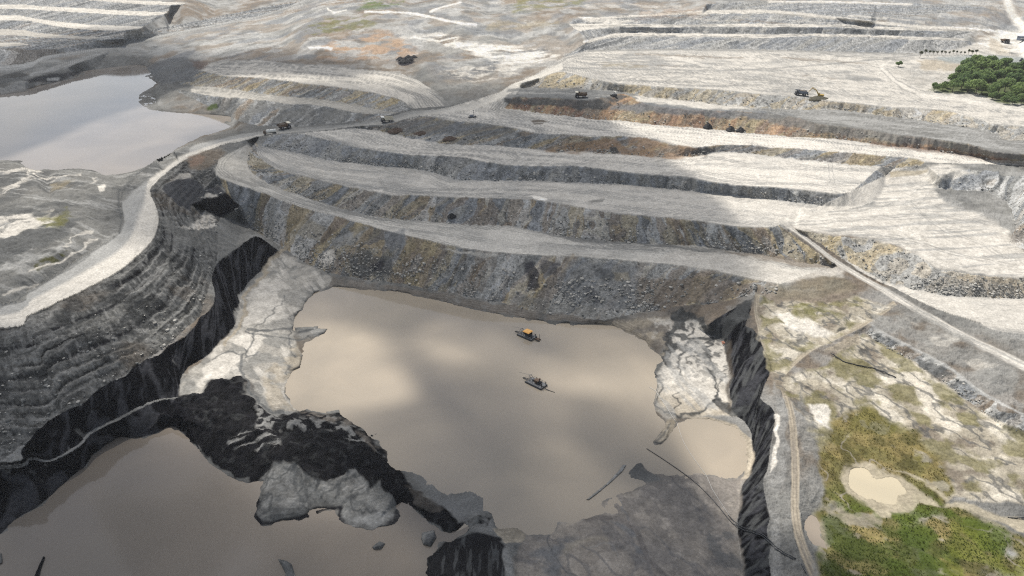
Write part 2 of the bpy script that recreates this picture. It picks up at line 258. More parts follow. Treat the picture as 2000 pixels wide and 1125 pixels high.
V, E, ZV = [], [], []
for n, A in LINES.items():
    s = len(V)
    for p in A:
        V.append(Vector((p[0], p[1]))); ZV.append(p[2])
    E += [(s + i, s + i + 1) for i in range(len(A) - 1)]
for p in SPOTS:
    V.append(Vector((p[0], p[1]))); ZV.append(p[2])
rv, re, rf, ov, oe, of = delaunay_2d_cdt(V, E, [], 0, 0.05)
RV = np.array([(v.x, v.y) for v in rv])
SEG = np.array([(V[a].x, V[a].y, ZV[a], V[b].x, V[b].y, ZV[b]) for a, b in E])
RZ = np.zeros(len(rv))
for i, o in enumerate(ov):
    if o:
        RZ[i] = np.mean([ZV[k] for k in o])
    else:
        d = SEG[:, 3:5] - SEG[:, 0:2]
        t = np.clip(((RV[i] - SEG[:, 0:2]) * d).sum(1) / ((d * d).sum(1) + 1e-9), 0, 1)
        q = SEG[:, 0:2] + d * t[:, None]
        dd = np.hypot(q[:, 0] - RV[i][0], q[:, 1] - RV[i][1])
        near = np.where(dd < dd.min() + 0.3)[0]
        RZ[i] = np.mean(SEG[near, 2] * (1 - t[near]) + SEG[near, 5] * t[near])

def raster(tri, attrs, outs):
    """tri (3,2) picture points of the survey, attrs (3,k); writes barycentric values into the grids"""
    x0, y0 = tri.min(0); x1, y1 = tri.max(0)
    i0 = max(0, int(math.ceil((x0 - gx[0]) / STEP - 1e-6))); i1 = min(NX - 1, int(math.floor((x1 - gx[0]) / STEP + 1e-6)))
    j0 = max(0, int(math.ceil((y0 - gy[0]) / STEP - 1e-6))); j1 = min(NY - 1, int(math.floor((y1 - gy[0]) / STEP + 1e-6)))
    if i1 < i0 or j1 < j0: return
    X = PX[j0:j1 + 1, i0:i1 + 1]; Y = PY[j0:j1 + 1, i0:i1 + 1]
    (ax, ay), (bx, by), (cx, cy) = tri
    den = (by - cy) * (ax - cx) + (cx - bx) * (ay - cy)
    if abs(den) < 1e-9: return
    l1 = ((by - cy) * (X - cx) + (cx - bx) * (Y - cy)) / den
    l2 = ((cy - ay) * (X - cx) + (ax - cx) * (Y - cy)) / den
    l3 = 1 - l1 - l2
    m = (l1 >= -1e-4) & (l2 >= -1e-4) & (l3 >= -1e-4)
    if not m.any(): return
    for k, o in enumerate(outs):
        v = l1 * attrs[0][k] + l2 * attrs[1][k] + l3 * attrs[2][k]
        o[j0:j1 + 1, i0:i1 + 1][m] = v[m]

Z = np.full((NY, NX), 40.0)
for f in rf:
    for k in range(1, len(f) - 1):
        t = [f[0], f[k], f[k + 1]]
        raster(RV[t], [(RZ[q],) for q in t], [Z])

def blur(A, n=1):
    for _ in range(n):
        B = A.copy(); B[1:-1] = (A[:-2] + 2 * A[1:-1] + A[2:]) / 4
        A = B.copy(); A[:, 1:-1] = (B[:, :-2] + 2 * B[:, 1:-1] + B[:, 2:]) / 4
    return A
Z = blur(Z, 1)
def inside_dist(P):
    P = np.asarray(P, float)[:, :2]
    i0 = max(0, int((P[:, 0].min() - gx[0]) / STEP) - 1); i1 = min(NX, int((P[:, 0].max() - gx[0]) / STEP) + 3)
    j0 = max(0, int((P[:, 1].min() - gy[0]) / STEP) - 1); j1 = min(NY, int((P[:, 1].max() - gy[0]) / STEP) + 3)
    sl = (slice(j0, j1), slice(i0, i1)); X = PX[sl]; Y = PY[sl]
    ins = np.zeros(X.shape, bool); D = np.full(X.shape, 1e12)
    for k in range(len(P)):
        a = P[k]; b = P[(k + 1) % len(P)]
        if a[1] != b[1]: ins ^= ((a[1] > Y) != (b[1] > Y)) & (X < (b[0] - a[0]) * (Y - a[1]) / (b[1] - a[1]) + a[0])
        d = b - a; t = np.clip(((X - a[0]) * d[0] + (Y - a[1]) * d[1]) / (d @ d + 1e-9), 0, 1)
        D = np.minimum(D, (X - a[0] - d[0] * t) ** 2 + (Y - a[1] - d[1] * t) ** 2)
    return sl, np.where(ins, np.sqrt(D), -np.sqrt(D))
WIG = ((fbm(PX / 22, PY / 14, 5, 431, .6) - .5) * 15) * np.clip((PY - 60) / 500, .2, 1)
for P_, lev, k_, dep in ((LINES['shore_main'], 0, .10, 5), (LINES['shore_low'], 0, .10, 5), (LINES['shore_far'], ZFAR, .25, 5), (LINES['shore_swamp'], 8.5, .05, .7), (LINES['shore_puddle'], 8.5, .06, .6)):
    sl, d = inside_dist(P_)
    d = d + WIG[sl]
    Z[sl] = np.where(d > 0, lev - .04 - np.minimum(np.clip(d, 0, None) * k_, dep), np.maximum(Z[sl], np.where(d > -60, lev + .02, -99)))
# bars and islands standing out of the lakes
for pts, h_ in (('1144 976 1160 963 1185 943 1205 923 1216 908 1224 908 1216 921 1194 942 1170 962 1150 977', .2), ('824 1040 848 1035 853 1050 842 1068 826 1064 822 1052', 1.2), ('726 1068 740 1056 753 1061 746 1072 730 1074', 1.0),
                ('542 1091 560 1095 570 1102 578 1125 582 1150 562 1150 556 1118', 1.2), ('60 1140 72 1112 84 1086 89 1088 82 1108 74 1140', 1.0), ('-20 1078 4 1080 6 1100 -20 1108', .8), ('610 641 640 642 634 651 606 662 598 655', .5), ('575 640 622 637 618 646 580 652', .8),
                ('560 700 592 692 586 718 568 726 556 722', .7), ('1275 864 1284 852 1296 838 1310 836 1302 858 1290 868', .6), ('636 804 662 800 664 808 640 812', .4)):
    sl, d = inside_dist(np.array(pts2(pts)))
    Z[sl] = np.where(d > 0, np.maximum(Z[sl], np.minimum(d * .18, h_) + .05), Z[sl])
WXm, WYm, _ = unproj(PX, PY, Z)          # metres on the ground
DEP = WYm * CP - (Z - HC) * SP            # distance along the view, for level of detail only
MPP = DEP / F                             # metres per photo pixel

# ------------------------------------------------------------------ strips: (u metres along, v 0..1 from upper to lower edge)
SID = np.zeros((NY, NX)); SU = np.zeros((NY, NX)); SV = np.zeros((NY, NX)); SW = np.ones((NY, NX))
STR = {}
def resamp(A, n):
    d = np.r_[0, np.cumsum(np.hypot(*np.diff(A[:, :2], axis=0).T))]
    t = np.linspace(0, d[-1], n)
    return np.stack([np.interp(t, d, A[:, k]) for k in range(3)], 1)
def strip(name, a, b, flip=False):
    sid = len(STR) + 1; STR[name] = sid
    A = LINES[a] if isinstance(a, str) else a
    B = LINES[b] if isinstance(b, str) else b
    if flip: B = B[::-1]
    n = max(len(A), len(B))
    A = resamp(A, n); B = resamp(B, n)
    wa = np.stack(unproj(*A.T), 1); wb = np.stack(unproj(*B.T), 1)
    mid = (wa + wb) / 2
    u = np.r_[0, np.cumsum(np.linalg.norm(np.diff(mid, axis=0), axis=1))]
    w = np.linalg.norm(wa - wb, axis=1)
    for i in range(n - 1):
        q = [(A[i], u[i], 0, w[i]), (A[i + 1], u[i + 1], 0, w[i + 1]), (B[i + 1], u[i + 1], 1, w[i + 1]), (B[i], u[i], 1, w[i])]
        for t in ((0, 1, 2), (0, 2, 3)):
            raster(np.array([q[k][0][:2] for k in t]), [(sid, q[k][1], q[k][2], q[k][3]) for k in t], [SID, SU, SV, SW])

shore_top = np.array([(p[0], p[1], 0.0) for p in SHORE_MAIN[:15]])
strip('T6', 'toe7', 'crest6'); strip('F6', 'crest6', 'toe6'); strip('T5', 'toe6', 'crest5'); strip('F5', 'crest5', 'toe5')
strip('T4', np.vstack([LINES['roadR'][-14:-8], LINES['toe5']]), 'crest4')
strip('F4', 'crest4', 'toe4'); strip('T3', 'toe4', 'crest3'); strip('F3', 'crest3', 'toe3')
strip('T2', 'toe3', 'crest2'); strip('F2', 'crest2', 'toe2'); strip('F1', 'crest1', 'toe1'); strip('T1', 'toe2', 'crest1')
strip('F7', 'crest7', 'toe7'); strip('T7', 'toe8', 'crest7'); strip('F8', 'crest8', 'toe8'); strip('T8', 'toe9', 'crest8'); strip('F9', 'crest9', 'toe9'); strip('F10', 'crest10', 'toe10'); strip('T9', 'toe10', 'crest9')
strip('P1', 'p1back', 'p1crest'); strip('PF1', 'p1crest', 'p1toe'); strip('P0', 'p1toe', 'p0crest'); strip('PF0', 'p0crest', 'p0foot')
for i in range(1, 6):
    strip('W%d' % i, 'wu%d' % i, 'wl%d' % i)
    strip('WF%d' % i, 'wl%d' % i, 'wu%d' % (i + 1) if i < 5 else 'ra_u')
strip('RA', 'ra_u', 'ra_l'); strip('RB', 'rb_u', 'rb_l')
_rr = LINES['roadR']; _rr = _rr[: int(np.argmax(_rr[:, 0] > 440))]
strip('WALL', _rr, np.array([(-460, 1000, 14), (0, 906, 15), (60, 856, 17), (160, 790, 18), (262, 718, 18), (330, 673, 17), (390, 619, 17), (414, 545, 19), (425, 505, 20), (425, 440, 26), (440, 400, 28), (420, 340, 34), (430, 300, 37), (470, 282, 38)]))
# the strip above runs along the whole road; only its first half is the highwall
SIDw = STR['WALL']
SID[(SID == SIDw) & ((PX > 470) | (PY < 296))] = 0
strip('COAL', 'coaltop', np.vstack([LINES['ledge'], LINES['coaltoe'][4:]]))
strip('COAL2', 'ledge2', np.array([(p[0], p[1], 0.) for p in SHORE_LOW[0:20]]))
strip('ROAD', 'roadL', 'roadR')
strip('RUB', 'rub_c', 'rub_t'); strip('RTER', 'rub_t', 'ter_c'); strip('DUMP', 'dump_c', 'dump_t'); strip('RB2', 'path2', 'path2b')
strip('RWALL', 'rwall_c', 'rwall_t')
strip('DIAG', 'diag_a', 'diag_b'); strip('TAN', 'tan_a', 'tan_b'); strip('TRK', 'trk_a', 'trk_b')
SIDi = np.rint(SID).astype(int)
SVM = SV * SW

# ------------------------------------------------------------------ ground colour (albedo) and relief
def C(*a): return np.array(a, np.float32)
WHITE = C(.60, .568, .508); PALE = C(.42, .40, .358); GREY = C(.2, .198, .186); DGREY = C(.095, .098, .098)
BLUEG = C(.165, .172, .178); TANC = C(.36, .315, .245); OCHRE = C(.225, .19, .125); BROWN = C(.165, .138, .11); ORANGE = C(.27, .185, .12)
RUST = C(.15, .098, .072); COALC = C(.008, .008, .0095); MUD = C(.25, .225, .195); OLIVE = C(.115, .112, .035); GREEN = C(.06, .085, .02); LGREY = C(.29, .288, .275)

n_big = fbm(WXm / 60, WYm / 60, 4, 1)
n_mid = fbm(WXm / 14, WYm / 14, 4, 2)
n_fine = fbm(WXm / 2.6, WYm / 2.6, 3, 3)
n_rub = vnoise(WXm / .9, (WYm + 1.5 * Z) / .9, 4)
speck = RNG.random((NY, NX)).astype(np.float32)
def mix(a, b, t):
    t = np.asarray(t)[..., None]
    return a * (1 - t) + b * t

col = mix(GREY, BROWN, sstep(.45, .7, n_big))
col = mix(col, LGREY, sstep(.5, .7, n_mid) * .6)
col = mix(col, DGREY, sstep(.5, .3, n_mid) * .5)
amp = np.full((NY, NX), .9)                     # metres of small relief
mound = np.full((NY, NX), .8)                   # metres of lumpy relief
dz = np.zeros((NY, NX))
wet = np.zeros((NY, NX), np.float32)

wpx = (np.clip(.9 / MPP, 1.2, 3.2))
WARPX = (fbm(WXm / 9, WYm / 9, 4, 21) - .5) * 2 * wpx * 5
WARPY = (fbm(WXm / 9, WYm / 9, 4, 22) - .5) * 2 * wpx * 3.2

def poly(pts, feather=3, warp=1.0):
    if isinstance(pts, str): pts = pts2(pts)
    P = np.array(pts, float)
    pad = feather + 12 * warp + 4
    i0 = max(0, int((P[:, 0].min() - pad - gx[0]) / STEP)); i1 = min(NX, int((P[:, 0].max() + pad - gx[0]) / STEP) + 1)
    j0 = max(0, int((P[:, 1].min() - pad - gy[0]) / STEP)); j1 = min(NY, int((P[:, 1].max() + pad - gy[0]) / STEP) + 1)
    sl = (slice(j0, j1), slice(i0, i1))
    X = PX[sl] + WARPX[sl] * warp; Y = PY[sl] + WARPY[sl] * warp
    ins = np.zeros(X.shape, bool); D = np.full(X.shape, 1e9)
    for k in range(len(P)):
        a = P[k]; b = P[(k + 1) % len(P)]
        if a[1] != b[1]:
            c = ((a[1] > Y) != (b[1] > Y)) & (X < (b[0] - a[0]) * (Y - a[1]) / (b[1] - a[1]) + a[0])
            ins ^= c
        d = b - a
        t = np.clip(((X - a[0]) * d[0] + (Y - a[1]) * d[1]) / (d @ d + 1e-9), 0, 1)
        D = np.minimum(D, (X - a[0] - d[0] * t) ** 2 + (Y - a[1] - d[1] * t) ** 2)
    D = np.sqrt(D)
    return sl, sstep(-feather, feather, np.where(ins, D, -D))

def stroke(pts, width, feather=1.5, warp=.3, taper=False):
    if isinstance(pts, str): pts = pts2(pts)
    P = smooth([(p[0], p[1], i / max(1, len(pts) - 1)) for i, p in enumerate(pts)], 8)
    pad = width + feather + 12 * warp + 4
    i0 = max(0, int((P[:, 0].min() - pad - gx[0]) / STEP)); i1 = min(NX, int((P[:, 0].max() + pad - gx[0]) / STEP) + 1)
    j0 = max(0, int((P[:, 1].min() - pad - gy[0]) / STEP)); j1 = min(NY, int((P[:, 1].max() + pad - gy[0]) / STEP) + 1)
    sl = (slice(j0, j1), slice(i0, i1))
    X = PX[sl] + WARPX[sl] * warp; Y = PY[sl] + WARPY[sl] * warp
    D = np.full(X.shape, 1e9)
    for k in range(len(P) - 1):
        a = P[k, :2]; d = P[k + 1, :2] - a
        t = np.clip(((X - a[0]) * d[0] + (Y - a[1]) * d[1]) / (d @ d + 1e-9), 0, 1)
        w = 1.0
        if taper: w = 1.0 - .8 * P[k, 2]
        D = np.minimum(D, ((X - a[0] - d[0] * t) ** 2 + (Y - a[1] - d[1] * t) ** 2) / (w * w))
    D = np.sqrt(D)
    return sl, sstep(width / 2 + feather, width / 2 - feather, D)

def paint(r, c, op=1.0, var=.25, am=None, mo=None, tex=None):
    sl, m = r
    m = np.clip(m * op, 0, 1)
    v = 1 + (n_fine[sl] - .5) * 2 * var + (n_rub[sl] - .5) * var
    if tex is not None: m = m * tex[sl]
    col[sl] = mix(col[sl], c * v[..., None], m)
    if am is not None: amp[sl] = amp[sl] * (1 - m) + am * m
    if mo is not None: mound[sl] = mound[sl] * (1 - m) + mo * m

def terrace(name, base, dark, lit=1.0, streak=.55, k=None, a=.05):
    m = SIDi == STR[name]
    u = SU[m]; vm = SVM[m]; v = SV[m]
    wig = (fbm(u / 45, vm / 30, 2, 31) - .5) * 9
    n1 = fbma(u / 55, (vm + wig) / 2.6, 3, 5 + STR[name]); n2 = fbma(u / 14, (vm + wig * .6) / 1.1, 3, 9 + STR[name]); n3 = fbm(WXm[m] / 25, WYm[m] / 25, 4, 6)
    patchy = sstep(.38, .62, fbm(WXm[m] / 45, WYm[m] / 30, 3, 16))
    t = sstep(.52, .80, n1) * streak * (.15 + .75 * patchy) + sstep(.6, .85, n2) * streak * .5 * patchy + sstep(.52, .75, n3) * .35
    t = np.clip(t, 0, .9)
    c = mix(base, dark, t)
    # wheel tracks
    nt = max(3, int(np.median(SW[m]) / 4.5))
    r = np.random.default_rng(STR[name])
    for i in range(nt):
        c0 = r.random(); wob = (fbm(u / 70, u * 0 + i * 9.1, 2, 77) - .5) * .5
        d = np.abs((v - (c0 + wob)) * SW[m])
        on = sstep(.35, .6, fbm(u / 30, u * 0 + i * 3.3, 2, 55))
        for off in (0, 2.4):
            c = mix(c, dark * .8, sstep(.95, .3, np.abs(d - off)) * .5 * on)
    # fines and fallen stones at the foot of the face behind, windrow at the crest
    c = mix(c, dark, sstep(.10, .0, v) * .5 + sstep(.96, 1.0, v) * .45)
    c = c * (1 + (n_rub[m] - .5) * .16 + (speck[m] - .5) * .10)[..., None]
    col[m] = c * lit
    amp[m] = a; mound[m] = .12
    dz[m] += sstep(.955, .985, v) * .7 * (SW[m] > 8)

PAL = {
 'grey': [GREY, BLUEG, DGREY, LGREY, BROWN], 'mix': [GREY, BLUEG, DGREY, OCHRE, BROWN, LGREY, GREY], 'brown': [BROWN, OCHRE, GREY, BLUEG, DGREY, BROWN],
 'blue': [BLUEG, GREY, BLUEG, DGREY, LGREY * .85], 'orange': [ORANGE, BROWN, RUST, OCHRE, ORANGE * .8], 'dark': [DGREY, BLUEG * .7, DGREY * .7, BROWN * .8], 'tan': [LGREY, TANC * .8, GREY, OCHRE * 1.2, LGREY * .9], 'far': [GREY, BLUEG, LGREY * .85, DGREY * 1.2]}
def facep(name, pal, bw=9., skew=.55, gully=.6, am=.8, stones=.5, lit=1.0):
    m = SIDi == STR[name]
    sd = STR[name] * 3
    u = SU[m] + SVM[m] * skew + (fbm(WXm[m] / 6, WYm[m] / 6, 3, 14) - .5) * 5
    v = SV[m]
    P = PAL[pal]
    q = vnoise(u / bw, u * 0 + sd, sd) * .6 + vnoise(u / (bw * .37), v * 2.0 + sd, sd + 1) * .25 + n_mid[m] * .15
    q = np.clip((q - .22) / .56, 0, .999) * len(P)
    # shuffle cells so neighbouring heaps differ
    cell = np.floor(u / bw + (vnoise(u / bw * .7, v * 1.5, sd + 3) - .5) * 1.4)
    hsh = _T[((cell.astype(np.int64) * 7919 + sd * 131) & 65535)]
    idx = np.clip((hsh * .65 * len(P) + q * .35).astype(int), 0, len(P) - 1)
    PA = np.array(P)
    c = PA[idx]
    c2 = PA[np.clip(q.astype(int), 0, len(P) - 1)]
    c = c * .62 + c2 * .38
    r = n_fine[m]; rr = n_rub[m]
    c = c * (1 + (r - .5) * .6 + (rr - .5) * .65 + (speck[m] - .5) * .35)[..., None]
    st = (sstep(.5, 1.0, v) * .75 + .25) * sstep(.70, .86, rr * .6 + speck[m] * .4) * stones
    c = mix(c, LGREY * 1.15, st)
    c = mix(c, DGREY * .8, sstep(.30, .16, rr * .6 + r * .4) * .6)
    col[m] = np.minimum(c * lit * 1.35, .5)
    amp[m] = am; mound[m] = .35
    g = fbma(u / 3.4, v * .7, 3, sd + 7)
    dz[m] += (g - .5) * 2 * gully * np.sin(np.pi * np.clip(v, 0, 1)) * np.clip(SW[m] / 12, .25, 1.2)

# far flats
for nme in ('T7', 'T8', 'T9'): terrace(nme, WHITE * .95, GREY, streak=.5)
for nme in ('F7', 'F8', 'F9', 'F10'): facep(nme, 'far', bw=18, gully=1.0, am=.9)
for i in range(1, 6):
    terrace('W%d' % i, WHITE * (1.0 if i < 4 else .72), PALE, streak=.35)
    facep('WF%d' % i, 'far' if i < 3 else 'grey', bw=15, gully=1.0, am=.7)
terrace('RA', LGREY * 1.35, GREY * 1.2, streak=.5); terrace('RB', LGREY * 1.2, GREY, streak=.6)
terrace('T6', WHITE * .86, LGREY, streak=.5)
facep('F6', 'tan', bw=13, am=.7)
terrace('T5', LGREY * 1.05, GREY * .9, streak=.9)
facep('F5', 'orange', bw=8, am=.75)
terrace('T4', WHITE * 1.0, LGREY, streak=.42)
facep('F4', 'brown', bw=8)
terrace('T3', WHITE * .96, LGREY, streak=.45)
facep('F3', 'blue', bw=10)
terrace('T2', WHITE * .9, LGREY, streak=.5)
facep('F2', 'mix', bw=9)
terrace('T1', PALE * 1.32, GREY * 1.3, streak=.6)
facep('F1', 'mix', bw=9.5, skew=.75, gully=.9, am=.7)
terrace('P1', WHITE * .84, LGREY * .8, streak=.7)
facep('PF1', 'brown', bw=7)
terrace('P0', PALE * .95, GREY, streak=.6)
facep('PF0', 'grey', bw=9)
terrace('RTER', WHITE * .86, LGREY, streak=.45)
facep('RUB', 'tan', bw=30, gully=.5, am=1.1, stones=.9)
facep('DUMP', 'grey', bw=14, am=.9, stones=.8, lit=1.15)
facep('RB2', 'grey', bw=7, gully=.8)

# main haul road: grey wheel-worn half and a pale dusty half
m = SIDi == STR['ROAD']
u = SU[m]; v = SV[m]; vm = SVM[m]
wig = (fbm(u / 60, u * 0, 2, 3) - .5)
sp = .5 + wig * .25
c = mix(LGREY * 1.1, WHITE * .92, sstep(-.09, .09, v - sp))
c = mix(c, GREY * 1.2, sstep(.55, .85, fbma(u / 60, vm / 1.6, 3, 41)) * .4)
c = mix(c, GREY * .8, sstep(.05, .0, v) * .6 + sstep(.95, 1, v) * .5)
far = sstep(420, 560, PX[m])
c = mix(c, GREY * (1 + .5 * v[..., None]), far * .75 * sstep(900, 800, PX[m]))
c = mix(c, PALE * 1.25, sstep(800, 900, PX[m]) * .8)
col[m] = c * (1 + (n_rub[m] - .5) * .14 + (speck[m] - .5) * .08)[..., None]
amp[m] = .03; mound[m] = .05
dz[m] += sstep(.03, .0, v) * .9 + sstep(.975, 1, v) * .9
for nme, b, d in (('DIAG', WHITE * .9, LGREY), ('TAN', TANC, TANC * .72), ('TRK', TANC * .95, MUD * .8)):
    m = SIDi == STR[nme]
    u = SU[m]; v = SV[m]
    n = fbma(u / 25, SVM[m] / .9, 3, 61)
    c = mix(b, d, sstep(.45, .75, n) * .7)
    wob = (fbm(u / 20, u * 0, 2, 8) - .5) * .25
    for tpos in (.3, .68): c = mix(c, d * .8, sstep(.11, .03, np.abs(v - tpos - wob)) * .5)
    e = sstep(0, .2, v) * sstep(1, .8, v)
    col[m] = mix(col[m], c * (1 + (n_rub[m] - .5) * .2)[..., None], .45 + .55 * e if nme != 'DIAG' else sstep(0, .28, v + (n_mid[m] - .5) * .3) * sstep(1, .75, v + (n_mid[m] - .5) * .3))
    amp[m] = .06; mound[m] = .1

# the high wall below the haul road: beds of shale, thin dark seams, gullies down the dip
m = SIDi == STR['WALL']
u = SU[m]; v = SV[m]; vm = SVM[m]
vw = vm + (fbm(u / 45, v * 4, 4, 71) - .5) * 6 + (n_mid[m] - .5) * 2.5
c = mix(GREY * .95, LGREY * .85, sstep(.42, .7, fbma(u / 60, vw / 3.5, 3, 72)))
c = mix(c, DGREY * .8, sstep(.5, .36, fbma(u / 90, vw / 5.0, 3, 73)) * .85)
for pos, wd in ((6, 1.6), (14, 1.4), (24, .7), (33, 1.5), (44, .6)):
    c = mix(c, COALC * 2.2, sstep(wd, wd * .4, np.abs(vw - pos)) * .85 * sstep(.3, .5, fbm(u / 22, u * 0 + pos, 2, 79)))
c = mix(c, LGREY * 1.15, sstep(.55, .72, fbma(u / 1.7, vw / 5, 3, 75)) * .5)
c = mix(c, DGREY * .6, sstep(.45, .28, fbma(u / 1.3, vw / 5, 3, 76)) * .5)
c = mix(c, BROWN * .8, sstep(.55, .72, fbm(WXm[m] / 18, WYm[m] / 18, 4, 78)) * .6)
c = mix(c, DGREY * .6, sstep(.56, .7, fbm(WXm[m] / 13, WYm[m] / 9, 4, 87)) * .7)
c = mix(c, LGREY * .9, sstep(.6, .72, fbm(WXm[m] / 7, WYm[m] / 7, 4, 88)) * .5)
c = c * (1 + (n_fine[m] - .5) * .8 + (n_rub[m] - .5) * .6 + (speck[m] - .5) * .25)[..., None]
col[m] = c * .72
amp[m] = .9; mound[m] = .55
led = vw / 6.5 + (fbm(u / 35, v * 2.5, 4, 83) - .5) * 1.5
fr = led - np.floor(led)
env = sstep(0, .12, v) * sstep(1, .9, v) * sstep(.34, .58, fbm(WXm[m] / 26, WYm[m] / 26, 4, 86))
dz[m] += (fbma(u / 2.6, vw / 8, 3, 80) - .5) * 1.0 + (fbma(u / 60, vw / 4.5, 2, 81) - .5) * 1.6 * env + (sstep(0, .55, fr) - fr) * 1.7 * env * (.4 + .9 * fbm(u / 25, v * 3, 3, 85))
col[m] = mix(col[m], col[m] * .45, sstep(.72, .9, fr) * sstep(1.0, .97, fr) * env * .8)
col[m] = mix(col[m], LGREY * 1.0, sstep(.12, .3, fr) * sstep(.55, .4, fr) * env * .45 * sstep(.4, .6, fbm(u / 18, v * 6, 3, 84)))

def coal(name, fold=9.):
    m = SIDi == STR[name]
    u = SU[m]; v = SV[m]; vm = SVM[m]
    uw = u + (fbm(WXm[m] / 7, WYm[m] / 7, 3, 91) - .5) * 4 + vm * .25
    g = fbma(uw / fold, v * .8, 3, 92)
    rg = 1 - np.abs(2 * g - 1)
    c = mix(COALC, C(.055, .056, .062), sstep(.8, .98, rg) * .7)
    c = mix(c, C(.05, .052, .058), sstep(.6, .85, fbma(uw / 1.6, v * 3, 3, 93)) * .5)
    c = mix(c, LGREY * .7, sstep(.72, .84, n_fine[m] * .5 + n_mid[m] * .5) * .5)
    col[m] = c * (1 + (n_rub[m] - .5) * .5)[..., None]
    amp[m] = .35; mound[m] = .3
    dz[m] += (rg - .5) * 2.0 * np.sin(np.pi * np.clip(v, 0, 1)) * np.clip(SW[m] / 12, .2, 1.1)
coal('COAL'); coal('COAL2', 14); coal('RWALL', 7)
m = SIDi == STR['RWALL']
col[m] = mix(col[m], DGREY * .8, sstep(.45, .7, fbma(SU[m] / 2.2, SVM[m] / 7, 3, 95)) * .8)

# ---- painted ground beds and spills, changes of material, plus haze put into the far ground colour
ROUGH = SIDi == 0
class Lz:                                             # a mask worked out only where it is asked for
    def __init__(self, fn): self.fn = fn
    def __getitem__(self, sl): return self.fn(sl)
    def __mul__(self, o): return Lz(lambda sl: self.fn(sl) * o[sl])
    __rmul__ = __mul__
def pn(scale, seed, lo, hi, ax=1., oct=4): return Lz(lambda sl: sstep(lo, hi, fbm(WXm[sl] / scale, WYm[sl] / (scale * ax), oct, seed)))
# rough country at the back
back = poly('-170 -140 2170 -140 2170 60 1900 60 1400 40 1130 100 1000 190 880 200 830 120 640 120 400 120 320 125 260 100 620 -10 -170 -140', 10, .5)
paint(back, BROWN * 1.25, .55, tex=pn(40, 101, .42, .62) * ROUGH); paint(back, LGREY, .7, tex=pn(22, 102, .5, .66) * ROUGH, mo=2.2)
paint(back, BLUEG * .85, .7, tex=pn(30, 103, .5, .65) * ROUGH)
paint(poly('590 108 640 85 700 65 760 62 800 85 820 105 760 120 660 118', 8, 1), ORANGE, .75, tex=pn(14, 104, .38, .6))
paint(poly('580 60 640 35 720 30 740 50 680 60 620 70', 6, 1), OLIVE * .9, .65, tex=pn(12, 105, .4, .6))
paint(poly('700 20 780 12 790 0 720 -5', 5, 1), GREEN * 1.2, .7, tex=pn(12, 106, .35, .6)); paint(poly('1000 25 1130 10 1150 -5 1000 0', 5, 1), OLIVE, .6, tex=pn(12, 107, .35, .6)); paint(poly('950 60 1090 52 1090 40 960 40', 5, 1), OCHRE, .5, tex=pn(12, 108, .35, .6))
paint(poly('1240 40 1380 32 1380 15 1250 20', 5, 1), ORANGE, .4, tex=pn(12, 109, .35, .6))
paint(stroke('712 23 760 24 810 27 850 36 930 50', 4), WHITE * .9, .9); paint(stroke('840 24 870 12 900 5', 3), WHITE * .9, .8); paint(stroke('640 18 655 26 675 20', 3), WHITE * .9, .7)
paint(poly('780 72 860 66 930 85 1000 92 1060 100 1090 108 1040 130 1000 140 960 120 900 95 830 80', 4, 1.2), WHITE * .82, .85, tex=pn(16, 110, .3, .52, .4), am=.15, mo=.3)
paint(poly('820 85 850 82 900 95 910 105 870 108 830 98', 3, 1), GREY, .85)
paint(poly('910 128 960 130 1000 118 1060 112 1000 150 930 160 880 150 860 140', 4, 1), WHITE * .72, .8, tex=pn(9, 111, .38, .6, .4))
paint(poly('840 165 900 160 960 165 990 165 930 195 880 206 850 185', 4, 1), GREY * .95, .7)
paint(poly('600 92 650 94 648 98 605 97', 1.5, .6), WHITE * 1.0, .9)
paint(poly('770 120 790 112 810 114 805 126 785 128', 2, .8), COALC * 3, .95)
paint(poly('1130 35 1200 36 1250 44 1200 47 1150 44', 3, 1), WHITE, .85)
paint(stroke('1140 81 1180 72 1205 66 1300 64', 3), WHITE * .95, .9); paint(stroke('1380 22 1500 22 1590 30 1700 43 1800 53 1900 57 1990 66', 5), WHITE * .85, .9); paint(stroke('1500 4 1640 5 1780 9', 3), WHITE, .8)
paint(stroke('1965 -20 1968 5 1975 25 1990 45 2010 60', 16, 5), WHITE * .75, .9, am=.1, mo=.2)
paint(poly('1880 95 1920 72 1960 62 2010 62 2170 60 2170 125 2000 115 1950 112 1900 108', 5, 1), WHITE * .8, .85, tex=pn(16, 112, .25, .5), am=.15, mo=.25)
paint(poly('1930 70 1960 90 1975 105 1950 108 1930 98', 4, 1), TANC * .8, .6)
paint(stroke('1900 95 1930 106 1960 110 1990 108', 3, 1.5), GREY, .6)
col[:] = mix(col, np.minimum(col * 1.5, .6), poly('-170 -140 2170 -140 2170 60 1900 60 1400 40 1130 100 1000 190 880 200 830 120 640 120 400 120 320 125 260 100 620 -10 -170 -140', 10, .5)[1] if False else sstep(170, 90, PY) * (SIDi == 0) * .9)  # far rough ground lightened towards the back, haze put into its colour
